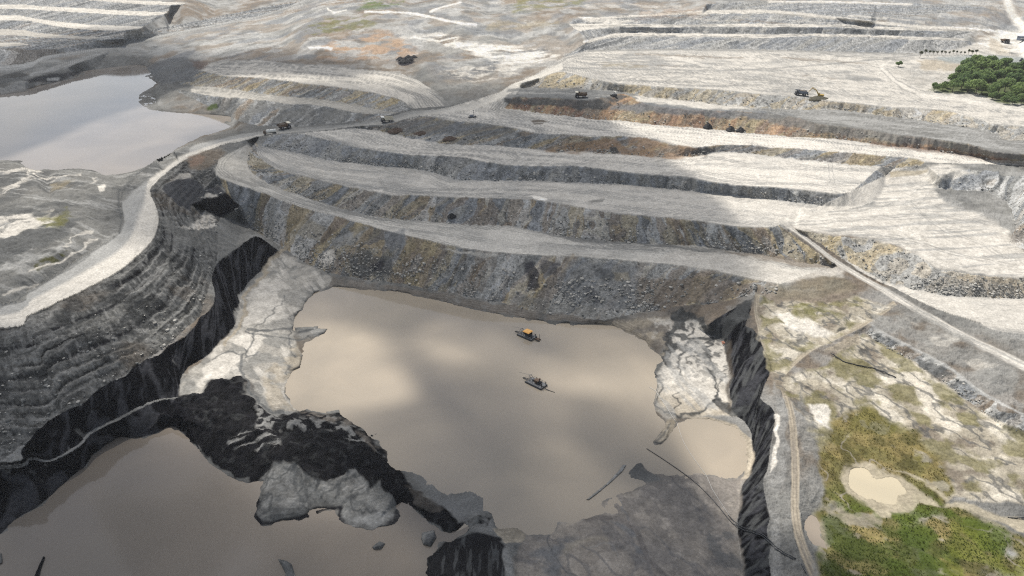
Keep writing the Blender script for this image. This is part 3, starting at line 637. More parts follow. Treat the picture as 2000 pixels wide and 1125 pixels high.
# T6 details: soft darker stains, roads crossing the white flat
for pts, w, c_, o in (('1120 133 1300 136 1440 137 1600 127 1750 112 1800 106', 2.5, LGREY * .8, .8), ('1150 100 1300 97 1500 99 1650 102 1780 106', 2.5, GREY, .7), ('1280 105 1340 118 1380 130', 5, WHITE, .6), ('1720 132 1735 148 1765 170 1800 185 1870 195 2000 215', 8, WHITE, .7), ('1716 132 1731 148 1761 172 1790 184', 1.5, LGREY * .7, .8), ('1730 132 1745 150 1776 170', 1.5, LGREY * .7, .7), ('1740 118 1724 128 1720 134', 4, WHITE, .6)):
    paint(stroke(pts, w, 1.5), c_, o)
paint(poly('1160 122 1230 104 1290 110 1320 128 1290 134 1200 132 1150 130', 4, 1), LGREY * .9, .75, tex=pn(14, 113, .3, .55, .35)); paint(poly('1170 124 1260 122 1270 132 1180 131', 3, 1), OCHRE * 1.2, .5, tex=pn(8, 114, .35, .55, .4))
paint(poly('1650 148 1680 148 1715 153 1720 158 1680 159 1655 155', 3, .8), LGREY * .85, .8); paint(poly('1735 140 1760 135 1800 142 1830 140 1850 145 1830 160 1800 170 1760 160', 4, 1), PALE * .8, .6, tex=pn(9, 115, .35, .6)); paint(poly('1790 116 1850 118 1890 130 1850 140 1800 135', 3, 1), TANC, .8, am=.5, mo=.8)
paint(poly('1835 112 1900 108 2000 112 2000 125 1900 128 1850 124 1830 118', 4, .8), LGREY * C(.95, 1.03, 1.05), .9, am=.05, mo=.05)
paint(poly('1815 175 1850 160 1880 135 1910 120 2000 122 2170 125 2170 205 2000 205 1950 198 1900 180 1840 180', 5, 1), GREEN * .9, .9, am=.5, mo=.6)
for k_ in range(26):
    r_ = np.random.default_rng(600 + k_); x_ = r_.uniform(1120, 1700); y_ = r_.uniform(104, 165) if k_ < 12 else r_.uniform(6, 60); l_ = r_.uniform(60, 240)
    y2 = y_ + (.05 + (x_ - 1300) * 1e-4) * l_
    if y2 < 170: paint(stroke([(x_, y_), (x_ + l_ * .5, (y_ + y2) / 2 + r_.uniform(-2, 2)), (x_ + l_, y2)], r_.uniform(1.2, 3), 1.2, .8), (GREY if k_ % 3 else BROWN * 1.2) if k_ < 20 else WHITE * .9, .6)
# T5 truck bench: dark coaly ground
paint(poly('990 172 1100 172 1225 178 1215 186 1180 194 1140 198 1060 192 990 190', 3, .5), DGREY * 1.5, .75, tex=pn(20, 116, .25, .5, .3)); paint(poly('985 190 1060 191 1140 197 1215 184 1230 190 1180 214 1140 213 1080 208 1020 205 985 200', 2.5, .8), DGREY * .85, .9, tex=pn(10, 117, .15, .4)); paint(poly('1200 205 1260 200 1330 212 1400 215 1500 217 1560 228 1480 232 1380 228 1270 222 1190 216', 4, 1), BLUEG * .95, .85)
paint(poly('1500 218 1600 238 1700 252 1800 268 1900 282 2000 298 2000 316 1900 298 1800 284 1700 272 1600 258 1500 240', 3, .8), GREY * .85, .8)
paint(poly('1700 276 1800 287 1880 298 2000 318 2000 326 1880 304 1790 294 1700 284', 3, .6), RUST, .6); paint(poly('1235 188 1300 192 1400 203 1480 212 1400 214 1320 206 1255 200', 2, .7), WHITE * .9, .85)
paint(poly('1600 216 1750 228 1900 250 1990 275 1900 278 1750 258 1650 240', 4, .7), GREY * .8, .55, tex=pn(30, 118, .4, .6, .18))
# T4 dark hollows, T3 dump fringe of brown heaps
for pts, c_ in (('1038 236 1062 234 1072 237 1055 239 1042 239', BROWN * .8), ('1045 240 1064 240 1060 243 1040 242', BROWN * .6)): paint(poly(pts, 1.2, .3), c_, .9)
paint(poly('1190 268 1260 271 1320 286 1400 296 1380 306 1310 309 1240 304 1190 300 1100 298 1060 293 1100 285', 2.5, 1), ORANGE * .95, .8, tex=pn(8, 119, .25, .5)); paint(poly('1340 296 1380 291 1405 297 1380 305 1345 304', 1.5, .8), DGREY * .8, .9); paint(poly('1192 287 1205 286 1208 300 1196 301', 1.5, .6), DGREY * .7, .9)
paint(poly('745 250 800 232 850 232 900 240 960 246 1000 252 1010 262 960 268 880 262 800 262', 4, 1), BLUEG * .7, .65)
# right junction: heavily worn pale ground
paint(poly('1732 345 1790 330 1850 320 1900 340 1835 352 1822 372 1850 400 1950 430 1980 470 2000 490 2170 520 2170 545 1930 540 1830 520 1790 498 1740 478 1680 464 1560 448 1520 432 1560 415 1640 412 1700 405', 5, .6), WHITE * .88, .95, am=.07, mo=.15)
jm = poly('1520 432 1700 400 1735 345 1850 320 1900 335 1830 355 1900 420 2000 490 2170 545 1930 540 1740 478', 4, .5)
paint(jm, LGREY * .95, .7, tex=sstep(.5, .68, fbma((WXm + .4 * WYm) / 40, (WYm - .1 * WXm) / 3., 3, 121)))
paint(poly('1850 372 1950 385 1985 440 1960 460 1880 440 1860 400', 10, 1), LGREY * .9, .55, tex=pn(12, 122, .3, .6)); paint(poly('1738 336 1810 330 1815 335 1770 345 1740 346', 2, .5), OCHRE * 1.25, .6)
for pts in ('1530 440 1640 430 1760 420 1800 395 1850 330', '1560 436 1700 428 1850 424 1960 440', '1600 446 1750 462 1880 500 1990 520', '1680 462 1800 478 1900 505', '1780 395 1830 440 1900 470 1960 500', '1620 418 1700 412 1770 385 1835 335'):
    for o in (-2.5, 2.5): paint(stroke([(p[0], p[1] + o) for p in pts2(pts)], 1.6, 1), LGREY * .75, .45)
paint(stroke('1840 325 1790 365 1740 405 1640 428 1530 430', 9, 4), WHITE, .4)
for x_ in (1619, 1627): paint(stroke([(x_, 322), (x_ + 1, 340), (x_ + 2, 358)], 1.4, .8), LGREY * .85, .7)
# T2 / T1 details
paint(poly('1038 383 1052 382 1068 388 1060 392 1042 390', 1, .6), WHITE * 1.35, 1); paint(poly('732 372 748 372 748 376 733 376', 1, .5), WHITE, .9); paint(poly('1150 391 1180 387 1178 396 1155 396', 2, .6), GREY * .85, .7); paint(stroke('738 346 745 360 752 370', 1.2, .7), GREY, .6); paint(stroke('742 346 750 360 757 372', 1.2, .7), GREY, .6)
paint(stroke('1118 498 1108 515 1098 530', 7, 2), TANC * .8, .75)
paint(poly('860 485 920 492 975 497 978 503 950 503 900 495', 1.5, .4), PALE * 1.15, .9)
paint(poly('1040 452 1100 461 1200 472 1300 478 1400 486 1450 494 1400 493 1250 480 1130 474', 2, .6), DGREY * 1.1, .7); paint(poly('1400 485 1500 498 1620 516 1640 524 1560 520 1470 506', 3, .6), BROWN * 1.1, .7)
paint(poly('1285 505 1330 490 1420 492 1500 512 1540 530 1660 522 1640 540 1520 552 1440 540 1340 520', 5, .8), WHITE * .78, .7, am=.08, mo=.15)
# F1: big heaps of different spoil, coal patches, ochre
for pts, c_, o in (('1028 510 1048 508 1052 530 1046 566 1030 568 1026 535', COALC * 5, .85), ('1060 510 1094 514 1080 536 1066 545 1062 525', COALC * 6, .75), ('1195 530 1230 530 1235 545 1210 552 1198 545', OCHRE * 1.5, .85), ('1140 560 1160 568 1165 586 1140 585', COALC * 4, .85), ('1160 520 1190 524 1200 540 1180 546 1160 535', DGREY * .7, .8),
                  ('650 470 700 440 720 445 690 480 650 490', LGREY * .95, .8), ('620 470 650 440 660 445 630 475', BROWN * .7, .8), ('680 445 705 435 710 450 690 465', OCHRE * 1.1, .7), ('700 485 760 500 770 530 720 540 690 535 680 505', DGREY * 1.0, .8), ('720 512 745 505 750 525 730 530', COALC * 5, .8), ('750 455 790 450 800 480 760 490', BLUEG * 1.15, .7), ('795 470 820 475 815 490 795 500', OCHRE * 1.2, .7),
                  ('1250 540 1380 540 1470 555 1480 575 1400 590 1300 600 1230 590', BROWN * 1.1, .75), ('1010 575 1100 590 1180 600 1180 622 1080 612 1000 596', GREY * .9, .6), ('1110 505 1250 515 1240 600 1120 600 1080 560', BLUEG * .85, .55), ('560 420 640 440 620 470 560 450', OCHRE * .9, .5), ('330 560 380 560 380 590', BROWN, .3)):
    paint(poly(pts, 3, 1.1), c_, o, var=.4)
# strip between the wall and the lake
paint(poly('560 500 640 535 720 550 850 570 1000 600 1180 628 1240 618 1300 605 1330 620 1290 690 1240 655 1180 634 1060 628 960 612 830 581 700 564 640 560 600 560', 3, .8), MUD * .75, .85, tex=pn(8, 131, .2, .5), am=.35, mo=.4)
paint(poly('1160 632 1230 625 1310 620 1310 700 1286 690 1240 656', 5, 1), TANC * .9, .75, tex=pn(6, 132, .3, .55)); paint(poly('1270 625 1310 622 1310 650 1280 655', 4, 1.2), WHITE * .85, .7, tex=pn(5, 133, .35, .55))
for o_ in range(4): paint(stroke([(p[0], p[1] - 5 - o_ * 4.5) for p in SHORE_MAIN[2:14]], 1.6, 1, .8), BROWN * .55, .55 - .09 * o_)
# left side of haul road
left = poly('-170 300 0 315 60 332 150 332 212 343 300 312 385 280 236 393 242 431 175 494 57 567 -170 680', 4, .6)
paint(left, GREY * .82, .85, am=.6, mo=1.3); paint(left, DGREY * .9, .7, tex=pn(20, 141, .48, .66)); paint(left, LGREY, .7, tex=sstep(.55, .72, fbma((WXm - .5 * WYm) / 30, (WYm + .3 * WXm) / 3.5, 3, 142)))
paint(poly('-170 425 0 424 60 420 110 418 95 435 60 450 20 465 -170 520', 4, 1.2), WHITE * .9, .9, tex=pn(5, 143, .25, .5)); paint(poly('60 422 130 418 138 432 100 448 80 440', 4, 1), OLIVE * 1.2, .7, tex=pn(4, 144, .3, .6)); paint(poly('-170 470 20 465 60 448 100 440 150 432 150 445 110 470 40 500 -170 560', 4, 1), DGREY * .9, .75)
paint(poly('-170 520 0 515 60 500 105 480 150 468 140 480 60 515 -170 575', 3, 1), LGREY * 1.2, .75, tex=pn(6, 145, .35, .6)); paint(poly('90 500 130 490 120 505 80 530 70 520', 3, 1), OLIVE * .5, .8, tex=pn(3, 146, .35, .6)); paint(poly('100 425 135 412 150 425 120 440', 3, 1), OLIVE * .9, .5); paint(poly('100 360 150 355 140 365 105 368', 3, 1), OCHRE, .6)
for pts, w in (('0 335 30 333 60 332 75 345 90 355 108 348', 5), ('50 345 62 333 75 335', 4), ('0 385 20 370 50 352 60 348', 4), ('0 375 40 360 90 350 160 342', 2.5), ('190 345 180 352 175 358', 3), ('120 480 150 462 185 455', 3), ('60 530 90 520 140 500 190 470', 4), ('10 575 40 570 80 558', 5)): paint(stroke(pts, w, 1.5, 1), WHITE * .85, .8)
paint(stroke('232 455 238 430 231 393 236 372 270 341 310 309 350 287', 3, 1.5), DGREY, .7); paint(stroke('175 500 60 572 0 602', 3, 1.5), DGREY, .6)
paint(poly('190 364 205 362 206 372 196 374', 1.5, .5), WHITE, .9); 
# box cut below the road
paint(poly('300 400 311 430 330 420 345 440 400 430 430 445 470 430 500 450 440 500 400 480 345 480 320 450', 5, 1), GREY * .9, .7, mo=.8)
paint(poly('316 372 345 346 378 346 402 372 430 364 440 378 400 388 376 402 372 416 345 400', 2, .5), C(.055, .057, .062), .92, am=.4); paint(poly('374 402 400 388 443 377 471 402 452 415 434 425 405 416', 1.5, .4), COALC, 1, am=.25, mo=.2); paint(poly('392 386 410 378 425 378 425 383 402 386', 1.5, .6), WHITE * .8, .85)
paint(poly('330 355 350 345 372 338 375 345 350 350', 2, .8), WHITE * .7, .8); paint(poly('352 445 380 440 400 418 425 428 405 445 365 452', 3, 1), WHITE * .85, .85, tex=pn(4, 151, .2, .5)); paint(poly('355 312 400 297 430 290 445 300 420 320 380 335', 4, 1), BROWN * 1.05, .75); paint(poly('365 310 395 305 400 318 372 325', 3, 1), RUST * 1.5, .5)
paint(poly('470 295 480 280 486 300 484 318 492 336 512 352 470 362 430 346 418 330 440 305', 3, .4), PALE * 1.0, .8, am=.05, mo=.1)
for o_ in (0, 7, 14, 22): paint(stroke([(p[0] + o_ * .8, p[1]) for p in pts2('462 282 440 300 422 318 424 334 452 350 500 365')], 1.5, 1, .2), GREY * .8, .6)
# silt valley: white dried silt, stream, tan shore
val = poly('548 498 600 515 650 540 640 560 604 583 575 620 574 645 590 690 556 756 575 798 600 810 540 800 500 760 470 735 420 740 385 768 350 772 352 745 400 700 455 641 470 581 512 530', 3, .8)
paint(val, PALE * .85, .9, am=.15, mo=.3); paint(val, GREY, .7, tex=pn(7, 161, .46, .62)); paint(val, WHITE * .9, .6, tex=sstep(.52, .66, fbma((WXm + .7 * WYm) / 5, (WYm - .8 * WXm) / 18, 3, 162)))
for pts in ('545 540 560 560 545 580 550 600 530 625 505 628 470 640 485 600 520 560', '445 660 500 650 512 665 495 690 480 710 478 690 460 668', '385 752 400 715 430 690 470 690 475 700 440 730 400 745', '625 495 650 490 655 512 630 520', '505 545 530 540 525 560 500 580 490 590'): paint(poly(pts, 2.5, 1), WHITE * .88, .9, am=.08, mo=.1)
paint(stroke('560 480 540 505 505 545 485 575 478 610 462 640 440 672', 7, 2, .8), TANC * .9, .85, am=.04, mo=.05)
for pts, w in (('470 682 480 700 500 690', 3), ('470 695 440 688 410 705', 3), ('470 695 472 720 478 745 500 780 530 805 560 812', 6), ('474 692 500 650 530 640', 3), ('480 645 540 642 580 645 612 646', 5), ('480 650 540 655 590 662 632 648', 3), ('498 640 540 600 555 580', 2), ('590 600 570 640 572 690 550 740', 3)): paint(stroke(pts, w, 1.2, 1), DGREY * 1.15, .8)
paint(poly('560 700 590 690 585 715 570 725 556 722', 2, .8), DGREY * .8, .75); paint(poly('545 690 588 672 590 700 560 745 562 776 585 806 540 806 520 780 510 740', 4, .8), TANC * .95, .65, tex=pn(5, 165, .3, .55)); paint(stroke('560 742 553 757 562 778 578 800', 5, 2, .3), WHITE * .9, .75)
# coal dyke
DYK = poly('352 772 385 768 420 742 472 738 482 770 510 800 545 822 600 806 668 812 704 836 738 864 764 890 757 903 793 936 800 950 772 988 745 940 640 1000 600 930 530 910 460 938 397 893 345 834 300 848 330 790', 5, 1)
dz[DYK[0]] += DYK[1] * ((1 - np.abs(2 * fbm(WXm[DYK[0]] / 9, WYm[DYK[0]] / 9, 4, 451) - 1)) - .6) * 3.2
dyke = poly('352 772 385 768 420 742 472 738 482 770 510 800 545 822 600 806 668 812 704 836 738 864 764 890 757 903 793 936 800 950 855 985 900 1018 960 1000 962 1030 900 1036 860 1035 800 985 772 988 745 940 640 1000 500 1030 500 940 460 938 397 893 345 834 300 848 330 790', 3, 1.3)
paint(dyke, COALC * 1.2, .97, am=1.0, mo=1.5, var=.6); paint(dyke, DGREY * .6, .45, tex=pn(3, 171, .6, .72))
paint(poly('440 850 520 840 545 850 540 880 480 885 440 870', 3, 1), LGREY * .9, .8, tex=sstep(.56, .68, fbma((WXm + .3 * WYm) / 7, (WYm - .2 * WXm) / 1.2, 3, 172))); paint(poly('500 800 560 830 640 810 700 840 740 890 760 905 720 880 650 845 600 842 540 850 500 835', 4, 1.2), LGREY, .7, tex=pn(2.5, 173, .5, .64))
paint(poly('700 840 764 890 757 905 720 880', 4, 1), MUD * .7, .7, tex=pn(4, 174, .3, .55)); paint(poly('636 806 690 830 670 840 610 825 590 808', 3, 1), MUD * .8, .8, tex=pn(3, 175, .35, .6))
shelf = poly('530 908 570 912 610 935 640 944 680 920 695 920 715 945 722 965 715 985 740 1000 778 1000 765 1024 715 1030 680 1024 658 1012 655 992 600 998 585 1008 512 1024 500 1000 512 945', 3, .8)
paint(shelf, LGREY * .72, .93, am=.22, mo=.18, var=.4); paint(shelf, GREY * .7, .6, tex=pn(5, 169, .45, .62)); paint(shelf, DGREY * .8, .75, tex=sstep(.86, .97, 1 - np.abs(2 * fbm(WXm / 5, WYm / 8, 4, 176) - 1))); paint(shelf, DGREY, .6, tex=pn(3, 168, .55, .68)); paint(poly('500 1002 545 985 600 990 605 1000 560 1015 510 1026', 3, 1), DGREY * .8, .75, tex=pn(4, 177, .3, .55)); paint(poly('660 1010 720 1005 778 1000 770 1024 715 1032 675 1024', 3, 1), LGREY * 1.2, .6, tex=pn(4, 178, .4, .6)); paint(stroke('656 996 662 1016 715 1031 765 1026 780 1010 776 992', 8, 4, 1.4), COALC * 2.5, .9); paint(stroke('512 942 500 985 497 1002 508 1026 570 1014 600 1006 606 997 640 994 656 996', 8, 4, 1.4), COALC * 2, .9)
paint(poly('905 1010 945 996 962 1006 955 1030 920 1035 910 1025', 3, .8), GREY * 1.05, .85, tex=pn(4, 179, .2, .5)); paint(poly('790 945 830 965 860 990 850 1000 810 985', 3, 1), MUD * .55, .6)
paint(poly('832 1125 836 1085 880 1052 925 1042 975 1056 990 1090 988 1260 832 1260', 3, .8), COALC * 1.4, .95, am=.4, mo=.8); paint(poly('832 1125 836 1085 880 1052 925 1042 975 1056 990 1090 988 1260 832 1260', 3, .8), DGREY, .6, tex=sstep(.55, .7, fbma(WXm / 1.5, WYm / 9, 3, 181)))
paint(poly('965 1036 1000 1030 1030 1042 1020 1062 985 1066 970 1050', 3, .8), TANC, .85, am=.1); paint(poly('985 1075 1010 1085 1020 1125 1020 1250 986 1250', 3, 1), LGREY, .85, tex=pn(3, 182, .3, .5))
for pts in ('826 1040 850 1036 852 1052 838 1068 824 1062', '727 1066 742 1056 752 1062 745 1072 730 1073', '545 1092 570 1095 578 1130 560 1130'): paint(poly(pts, 2, .8), DGREY * 1.2, .9, am=.5)
paint(poly('60 1130 85 1085 88 1090 76 1130', 1.5, .3), COALC * 2, 1)
# mud flat
flat = poly('1262 884 1300 885 1335 905 1380 925 1425 933 1462 930 1446 958 1440 1040 1448 1072 1452 1260 1020 1260 1010 1090 1030 1043 1075 1045 1090 1020 1150 1012 1182 1002 1172 985 1205 966 1245 952 1290 935 1240 898', 6, 1)
paint(flat, C(.27, .238, .2), .97, var=.16, am=.05, mo=.06); paint(flat, C(.17, .156, .142), .7, tex=pn(16, 190, .44, .66)); paint(flat, C(.33, .295, .25), .6, tex=pn(5, 189, .55, .7)); paint(flat, C(.13, .125, .122), .6, tex=sstep(.9, .985, 1 - np.abs(2 * fbm((WXm + .6 * WYm) / 14, (WYm - .5 * WXm) / 26, 4, 188) - 1)))
wet[flat[0]] = np.maximum(wet[flat[0]], flat[1])
paint(poly('1030 1060 1100 1042 1140 1045 1100 1080 1090 1125 1040 1125', 10, 1.4), BLUEG * .75, .8, tex=pn(8, 191, .32, .55)); paint(poly('1195 1020 1230 1028 1250 1045 1225 1045', 5, 1), BLUEG * .75, .7); paint(poly('1235 1060 1260 1075 1260 1085 1240 1080', 4, 1), BLUEG * .7, .7)
paint(stroke('1105 1075 1130 1058 1165 1050 1180 1060', 9, 5, 1.2), TANC * .85, .6); paint(stroke('1140 1072 1175 1062 1200 1070 1210 1090', 3, 2, 1), LGREY, .4)
paint(stroke('1145 1016 1190 1012 1215 1018 1240 1035 1255 1070 1270 1100 1310 1135', 9, 2.5, .4), C(.15, .135, .122), .9); paint(stroke('1205 980 1220 1005 1225 1015', 3, 2, 1), BLUEG * .8, .6); paint(stroke('1075 1045 1080 1075 1100 1110 1125 1125', 3, 1.5, 1), DGREY, .7)
paint(poly('1370 1000 1440 990 1442 1060 1452 1130 1390 1130 1360 1060', 8, 1.2), MUD * .95, .7, tex=pn(5, 192, .35, .6)); paint(poly('1375 1030 1420 1020 1440 1060 1448 1120 1400 1120 1380 1060', 6, 1.3), DGREY, .65, tex=pn(4, 193, .48, .62)); 
for pts in ('1335 812 1390 816 1440 830 1465 856 1470 900 1460 935 1448 935 1456 900 1450 862 1425 840 1380 828',): paint(poly(pts, 2.5, .5), TANC * 1.25, .9, am=.06)
paint(poly('1276 862 1292 846 1300 820 1325 815 1318 840 1300 862', 3, .6), TANC * 1.05, .85, am=.2); paint(stroke('1280 862 1295 850 1308 828', 4, 1.5, .6), DGREY * 1.2, .6); paint(poly('1140 978 1175 950 1205 922 1218 903 1228 910 1208 938 1180 964', 2, .7), LGREY * 1.1, .95, tex=pn(2, 187, .1, .35))
# silt pad with coal cracks
pad = poly('1318 615 1380 630 1410 662 1420 720 1428 800 1440 815 1380 812 1330 815 1296 822 1280 805 1282 740 1300 700 1310 660', 3, .7)
paint(pad, WHITE * .86, .96, am=.1, mo=.15); paint(pad, TANC * 1.1, .8, tex=pn(14, 201, .3, .55) * sstep(730, 800, PY))
for pts, w in (('1325 615 1318 650 1312 690 1308 715', 17), ('1320 622 1350 618 1385 632 1400 645', 14), ('1322 660 1350 662 1385 655 1405 660', 12), ('1385 650 1375 680 1380 710 1388 740 1395 765 1395 790', 7), ('1365 655 1350 680 1335 705 1325 730', 5), ('1388 745 1400 730 1412 720', 3), ('1392 775 1402 755 1408 735', 4), ('1290 806 1330 812 1370 800 1390 790', 7), ('1395 790 1420 805 1450 815', 14), ('1362 700 1350 705 1340 715', 3), ('1285 735 1283 770 1290 810', 5), ('1310 770 1315 800', 4), ('1340 655 1345 640', 5)): paint(stroke(pts, w, 2.5, 2.0), DGREY * .6, .9, var=.6)
paint(pad, DGREY * .8, .75, tex=pn(3.5, 202, .56, .68) * sstep(780, 690, PY)); paint(pad, LGREY, .6, tex=sstep(.52, .66, fbma((WXm + .3 * WYm) / 4, (WYm - .2 * WXm) / 22, 3, 203)))
paint(poly('1384 634 1430 602 1468 588 1468 615 1440 632 1420 660 1395 660', 2.5, 1), DGREY * .65, .9, am=.5)
paint(poly('1416 670 1428 665 1428 800 1422 800', 3, .5), BROWN * .5, .6)
# right: erosion fan, grass, tracks
fan = poly('1480 580 1640 590 1680 580 1740 600 1560 700 1530 735 1600 720 1690 655 1790 712 1880 775 1940 820 2170 900 2170 1000 1985 985 1850 970 1800 920 1760 900 1620 900 1560 800 1510 745 1484 660', 4, .8)
paint(fan, C(.37, .335, .265), .85, am=.45, mo=.6)
nf = fbm(WXm / 10, WYm / 10, 5, 211)
paint(fan, C(.56, .52, .44), .8, tex=sstep(.52, .66, nf)); paint(fan, BROWN * .9, .75, tex=sstep(.44, .33, nf)); rgd = 1 - np.abs(2 * fbm((WXm + .5 * WYm) / 7, (WYm - .4 * WXm) / 13, 4, 212) - 1)
paint(fan, DGREY * .9, .7, tex=sstep(.88, .97, rgd)); paint(fan, C(.17, .155, .075), .75, tex=pn(9, 213, .47, .62))
paint(poly('1510 615 1545 610 1620 645 1625 655 1590 658 1540 640', 3, 1), WHITE * 1.0, .85); paint(poly('1540 590 1580 595 1650 620 1640 630 1560 615', 4, 1.2), OLIVE * 1.1, .6, tex=pn(4, 214, .35, .6)); paint(poly('1482 560 1660 570 1660 590 1560 590 1490 585', 5, 1), BROWN * 1.15, .75); paint(poly('1500 560 1640 540 1670 560 1660 575 1520 585', 8, 1), C(.2, .18, .13), .5)
paint(poly('1580 785 1610 790 1640 835 1630 845 1600 830', 3, 1), WHITE, .9); paint(poly('1640 665 1680 655 1690 668 1650 690 1610 688', 3, 1), TANC * .9, .8)
for o_ in (-5, 0, 5): paint(stroke([(p[0], p[1] + o_) for p in pts2('1600 672 1640 680 1668 665 1674 645')], 1.8, 1), TANC * .6, .6)
paint(poly('1510 745 1540 800 1535 900 1520 1000 1530 1260 1510 1260 1505 1012 1500 920 1514 806', 4, .8), LGREY * .85, .8, tex=pn(5, 215, .2, .55)); paint(poly('1566 760 1600 850 1605 960 1590 1010 1640 1260 1600 1260 1570 1020 1565 900', 5, 1), GREY * .95, .8, tex=pn(5, 216, .25, .55)); paint(poly('1512 810 1520 815 1515 900 1503 930 1508 870', 2, .8), WHITE, .85)
paint(poly('1700 590 1780 600 2000 730 2000 805 1870 728 1790 680 1705 638', 4, .8), GREY * 1.15, .75, am=.8, mo=1.0, tex=pn(7, 217, .25, .5)); paint(poly('1760 615 1850 660 1990 735 1990 760 1850 690', 5, 1.2), PALE, .6, tex=pn(9, 218, .45, .62)); paint(stroke('1705 640 1740 660 1800 690 1870 731 1940 780 2000 812 2170 900', 5, 2), LGREY * 1.3, .85, am=.1); paint(poly('1790 700 1830 712 1855 730 1830 738 1800 722', 3, .8), DGREY * 1.1, .8)
paint(poly('1800 572 1860 590 2000 600 2170 610 2170 700 2000 650 1920 630 1850 610 1790 580', 4, .6), WHITE * .86, .6); paint(poly('1765 590 1850 620 2000 665 2000 690 1880 645', 3, .8), GREY, .6, tex=pn(6, 219, .3, .55))
# swamp
sw = poly('1640 820 1690 800 1740 830 1790 840 1800 870 1840 900 1860 960 1840 985 1900 1000 2000 1050 2170 1100 2170 1260 1640 1260 1600 1150 1590 1080 1600 980 1605 880', 8, 1.3)
paint(sw, C(.145, .13, .048), .93, var=.35, am=.2, mo=.35, tex=pn(10, 220, .12, .34)); paint(sw, C(.23, .18, .08), .6, tex=pn(13, 221, .47, .6)); paint(sw, C(.075, .07, .03), .7, tex=pn(7, 226, .52, .66)); paint(sw, C(.26, .24, .195), .75, tex=pn(8, 227, .58, .68)); paint(sw, C(.07, .10, .018), .85, tex=pn(12, 222, .47, .6) * sstep(930, 1010, PY)); paint(sw, MUD, .75, tex=pn(30, 224, .4, .55) * sstep(.0, .03, .03 - np.abs(fbm(WXm / 11, WYm / 11, 3, 223) - .5)))
paint(poly('1605 1000 1660 1000 1720 1030 1800 1040 1860 1075 1880 1130 1880 1260 1640 1260 1600 1120', 10, 1.4), C(.05, .07, .018), .8, tex=pn(9, 228, .36, .52)); paint(poly('1860 1020 2000 1060 2170 1110 2170 1260 1880 1260 1840 1080', 10, 1.4), C(.12, .135, .028), .7, tex=pn(9, 229, .4, .55))
for pts in ('1655 920 1640 940 1650 960 1700 985 1720 1010 1740 1015 1742 1000 1780 1000 1790 985 1840 990 1800 960 1760 935 1720 915 1690 905', '1735 915 1780 930 1820 955 1850 975 1870 960 1840 990 1900 1000 1960 1020 2000 1040 2170 1090 2170 1075 2000 1018 1900 985 1850 985 1800 945'): paint(poly(pts, 3, 1), C(.36, .32, .24), .85, am=.08, mo=.1)
paint(poly('1640 930 1655 905 1690 905 1740 922 1785 955 1780 990 1745 1000 1700 988 1660 965', 5, 1.2), C(.34, .30, .225), .75, tex=pn(5, 231, .2, .5))
paint(poly('1680 800 1760 830 1740 850 1660 840', 5, 1.4), OLIVE, .6)
# far lake banks
paint(poly('-170 150 0 160 60 150 130 133 200 108 300 110 290 128 245 127 200 133 150 138 60 165 0 182 -170 215', 3, .8), GREY * .8, .8, mo=1.0); paint(poly('-170 150 0 148 40 140 60 150 0 165 -170 190', 3, .8), DGREY * .8, .8); paint(poly('45 158 80 148 130 140 165 142 120 156 90 162 60 160', 2.5, .8), COALC * 3, .8); paint(poly('0 172 40 158 60 160 80 163 30 178 0 184', 2, .6), LGREY * .9, .8); paint(poly('90 152 118 151 116 156 92 157', 1.2, .4), LGREY * 1.5, .8)
paint(poly('285 128 330 112 380 115 400 128 375 160 310 165 300 150', 4, 1), BLUEG * .75, .85, mo=1.3); paint(poly('375 118 410 122 400 135 380 133', 3, 1), RUST, .5); paint(poly('310 165 345 160 372 168 375 180 320 178', 3, 1), DGREY * .9, .8)
paint(poly('272 185 318 167 400 186 500 196 560 204 620 208 700 222 740 228 640 244 500 246 450 230 330 219 290 212', 3, .8), GREY * .85, .7, tex=pn(10, 231, .3, .6)); paint(poly('402 212 420 204 423 212 408 217', 2, .8), GREEN * 1.1, .85)
paint(poly('300 319 345 293 390 270 430 259 455 250 470 262 437 270 385 282 312 312', 2.5, .6), GREY * .8, .8)

# crests catch dust, waterline is damp
col *= (1 + (fbm(WXm / 4, WYm / 4, 3, 300) - .5)[..., None] * .28)
col *= (1 + (speck - .5)[..., None] * .10)
near0 = np.minimum(np.abs(Z - 0.0) + (PY < 540) * 50, np.abs(Z - ZFAR) + ((PX > 470) | (PY > 345)) * 50)
damp = sstep(.9, .1, near0) * (Z > -.5) * (1 - wet)
col *= (1 - .25 * damp)[..., None]
col = np.clip(col, .004, .85)

# relief
shorefade = .1 + .9 * sstep(.05, 1.6, near0)
amp = blur(amp, 1); mound = blur(mound, 2)
lod = np.clip(1.0 / (MPP / .25), .5, 1)
mn = (fbm(WXm / 11, WYm / 11, 4, 401) - .5) * 2
rg2 = 1 - np.abs(2 * fbm(WXm / 16, WYm / 16, 3, 402) - 1)
sm = (fbm(WXm / 2.4, WYm / 2.4, 3, 403) - .5) * 2 + (speck - .5) * .5
rel = mound * (mn * 1.1 + (rg2 - .5) * .9) + amp * sm * .75 + dz
rel = np.where(near0 < 3, rel * shorefade, rel)
fold = blur(np.abs(np.gradient(Z, axis=0)), 2)
ZZ = Z + rel * np.where(MPP > .6, .8, 1.0)
_fl = np.zeros((NY, NX)); _fl[flat[0]] = flat[1]
ZZ += _fl * ((fbm((WXm + .5 * WYm) / 9, (WYm - .4 * WXm) / 16, 5, 411) - .46) * .55 + (fbm(WXm / 2.5, WYm / 2.5, 3, 412) - .5) * .14) * sstep(1.5, .6, Z)
for box, lev in (((1640, 1790, 900, 1000), 8.6), ((1565, 1620, 998, 1078), 8.6)):
    m = (PX > box[0]) & (PX < box[1]) & (PY > box[2]) & (PY < box[3])
    ZZ[m] = Z[m] + rel[m] * .1
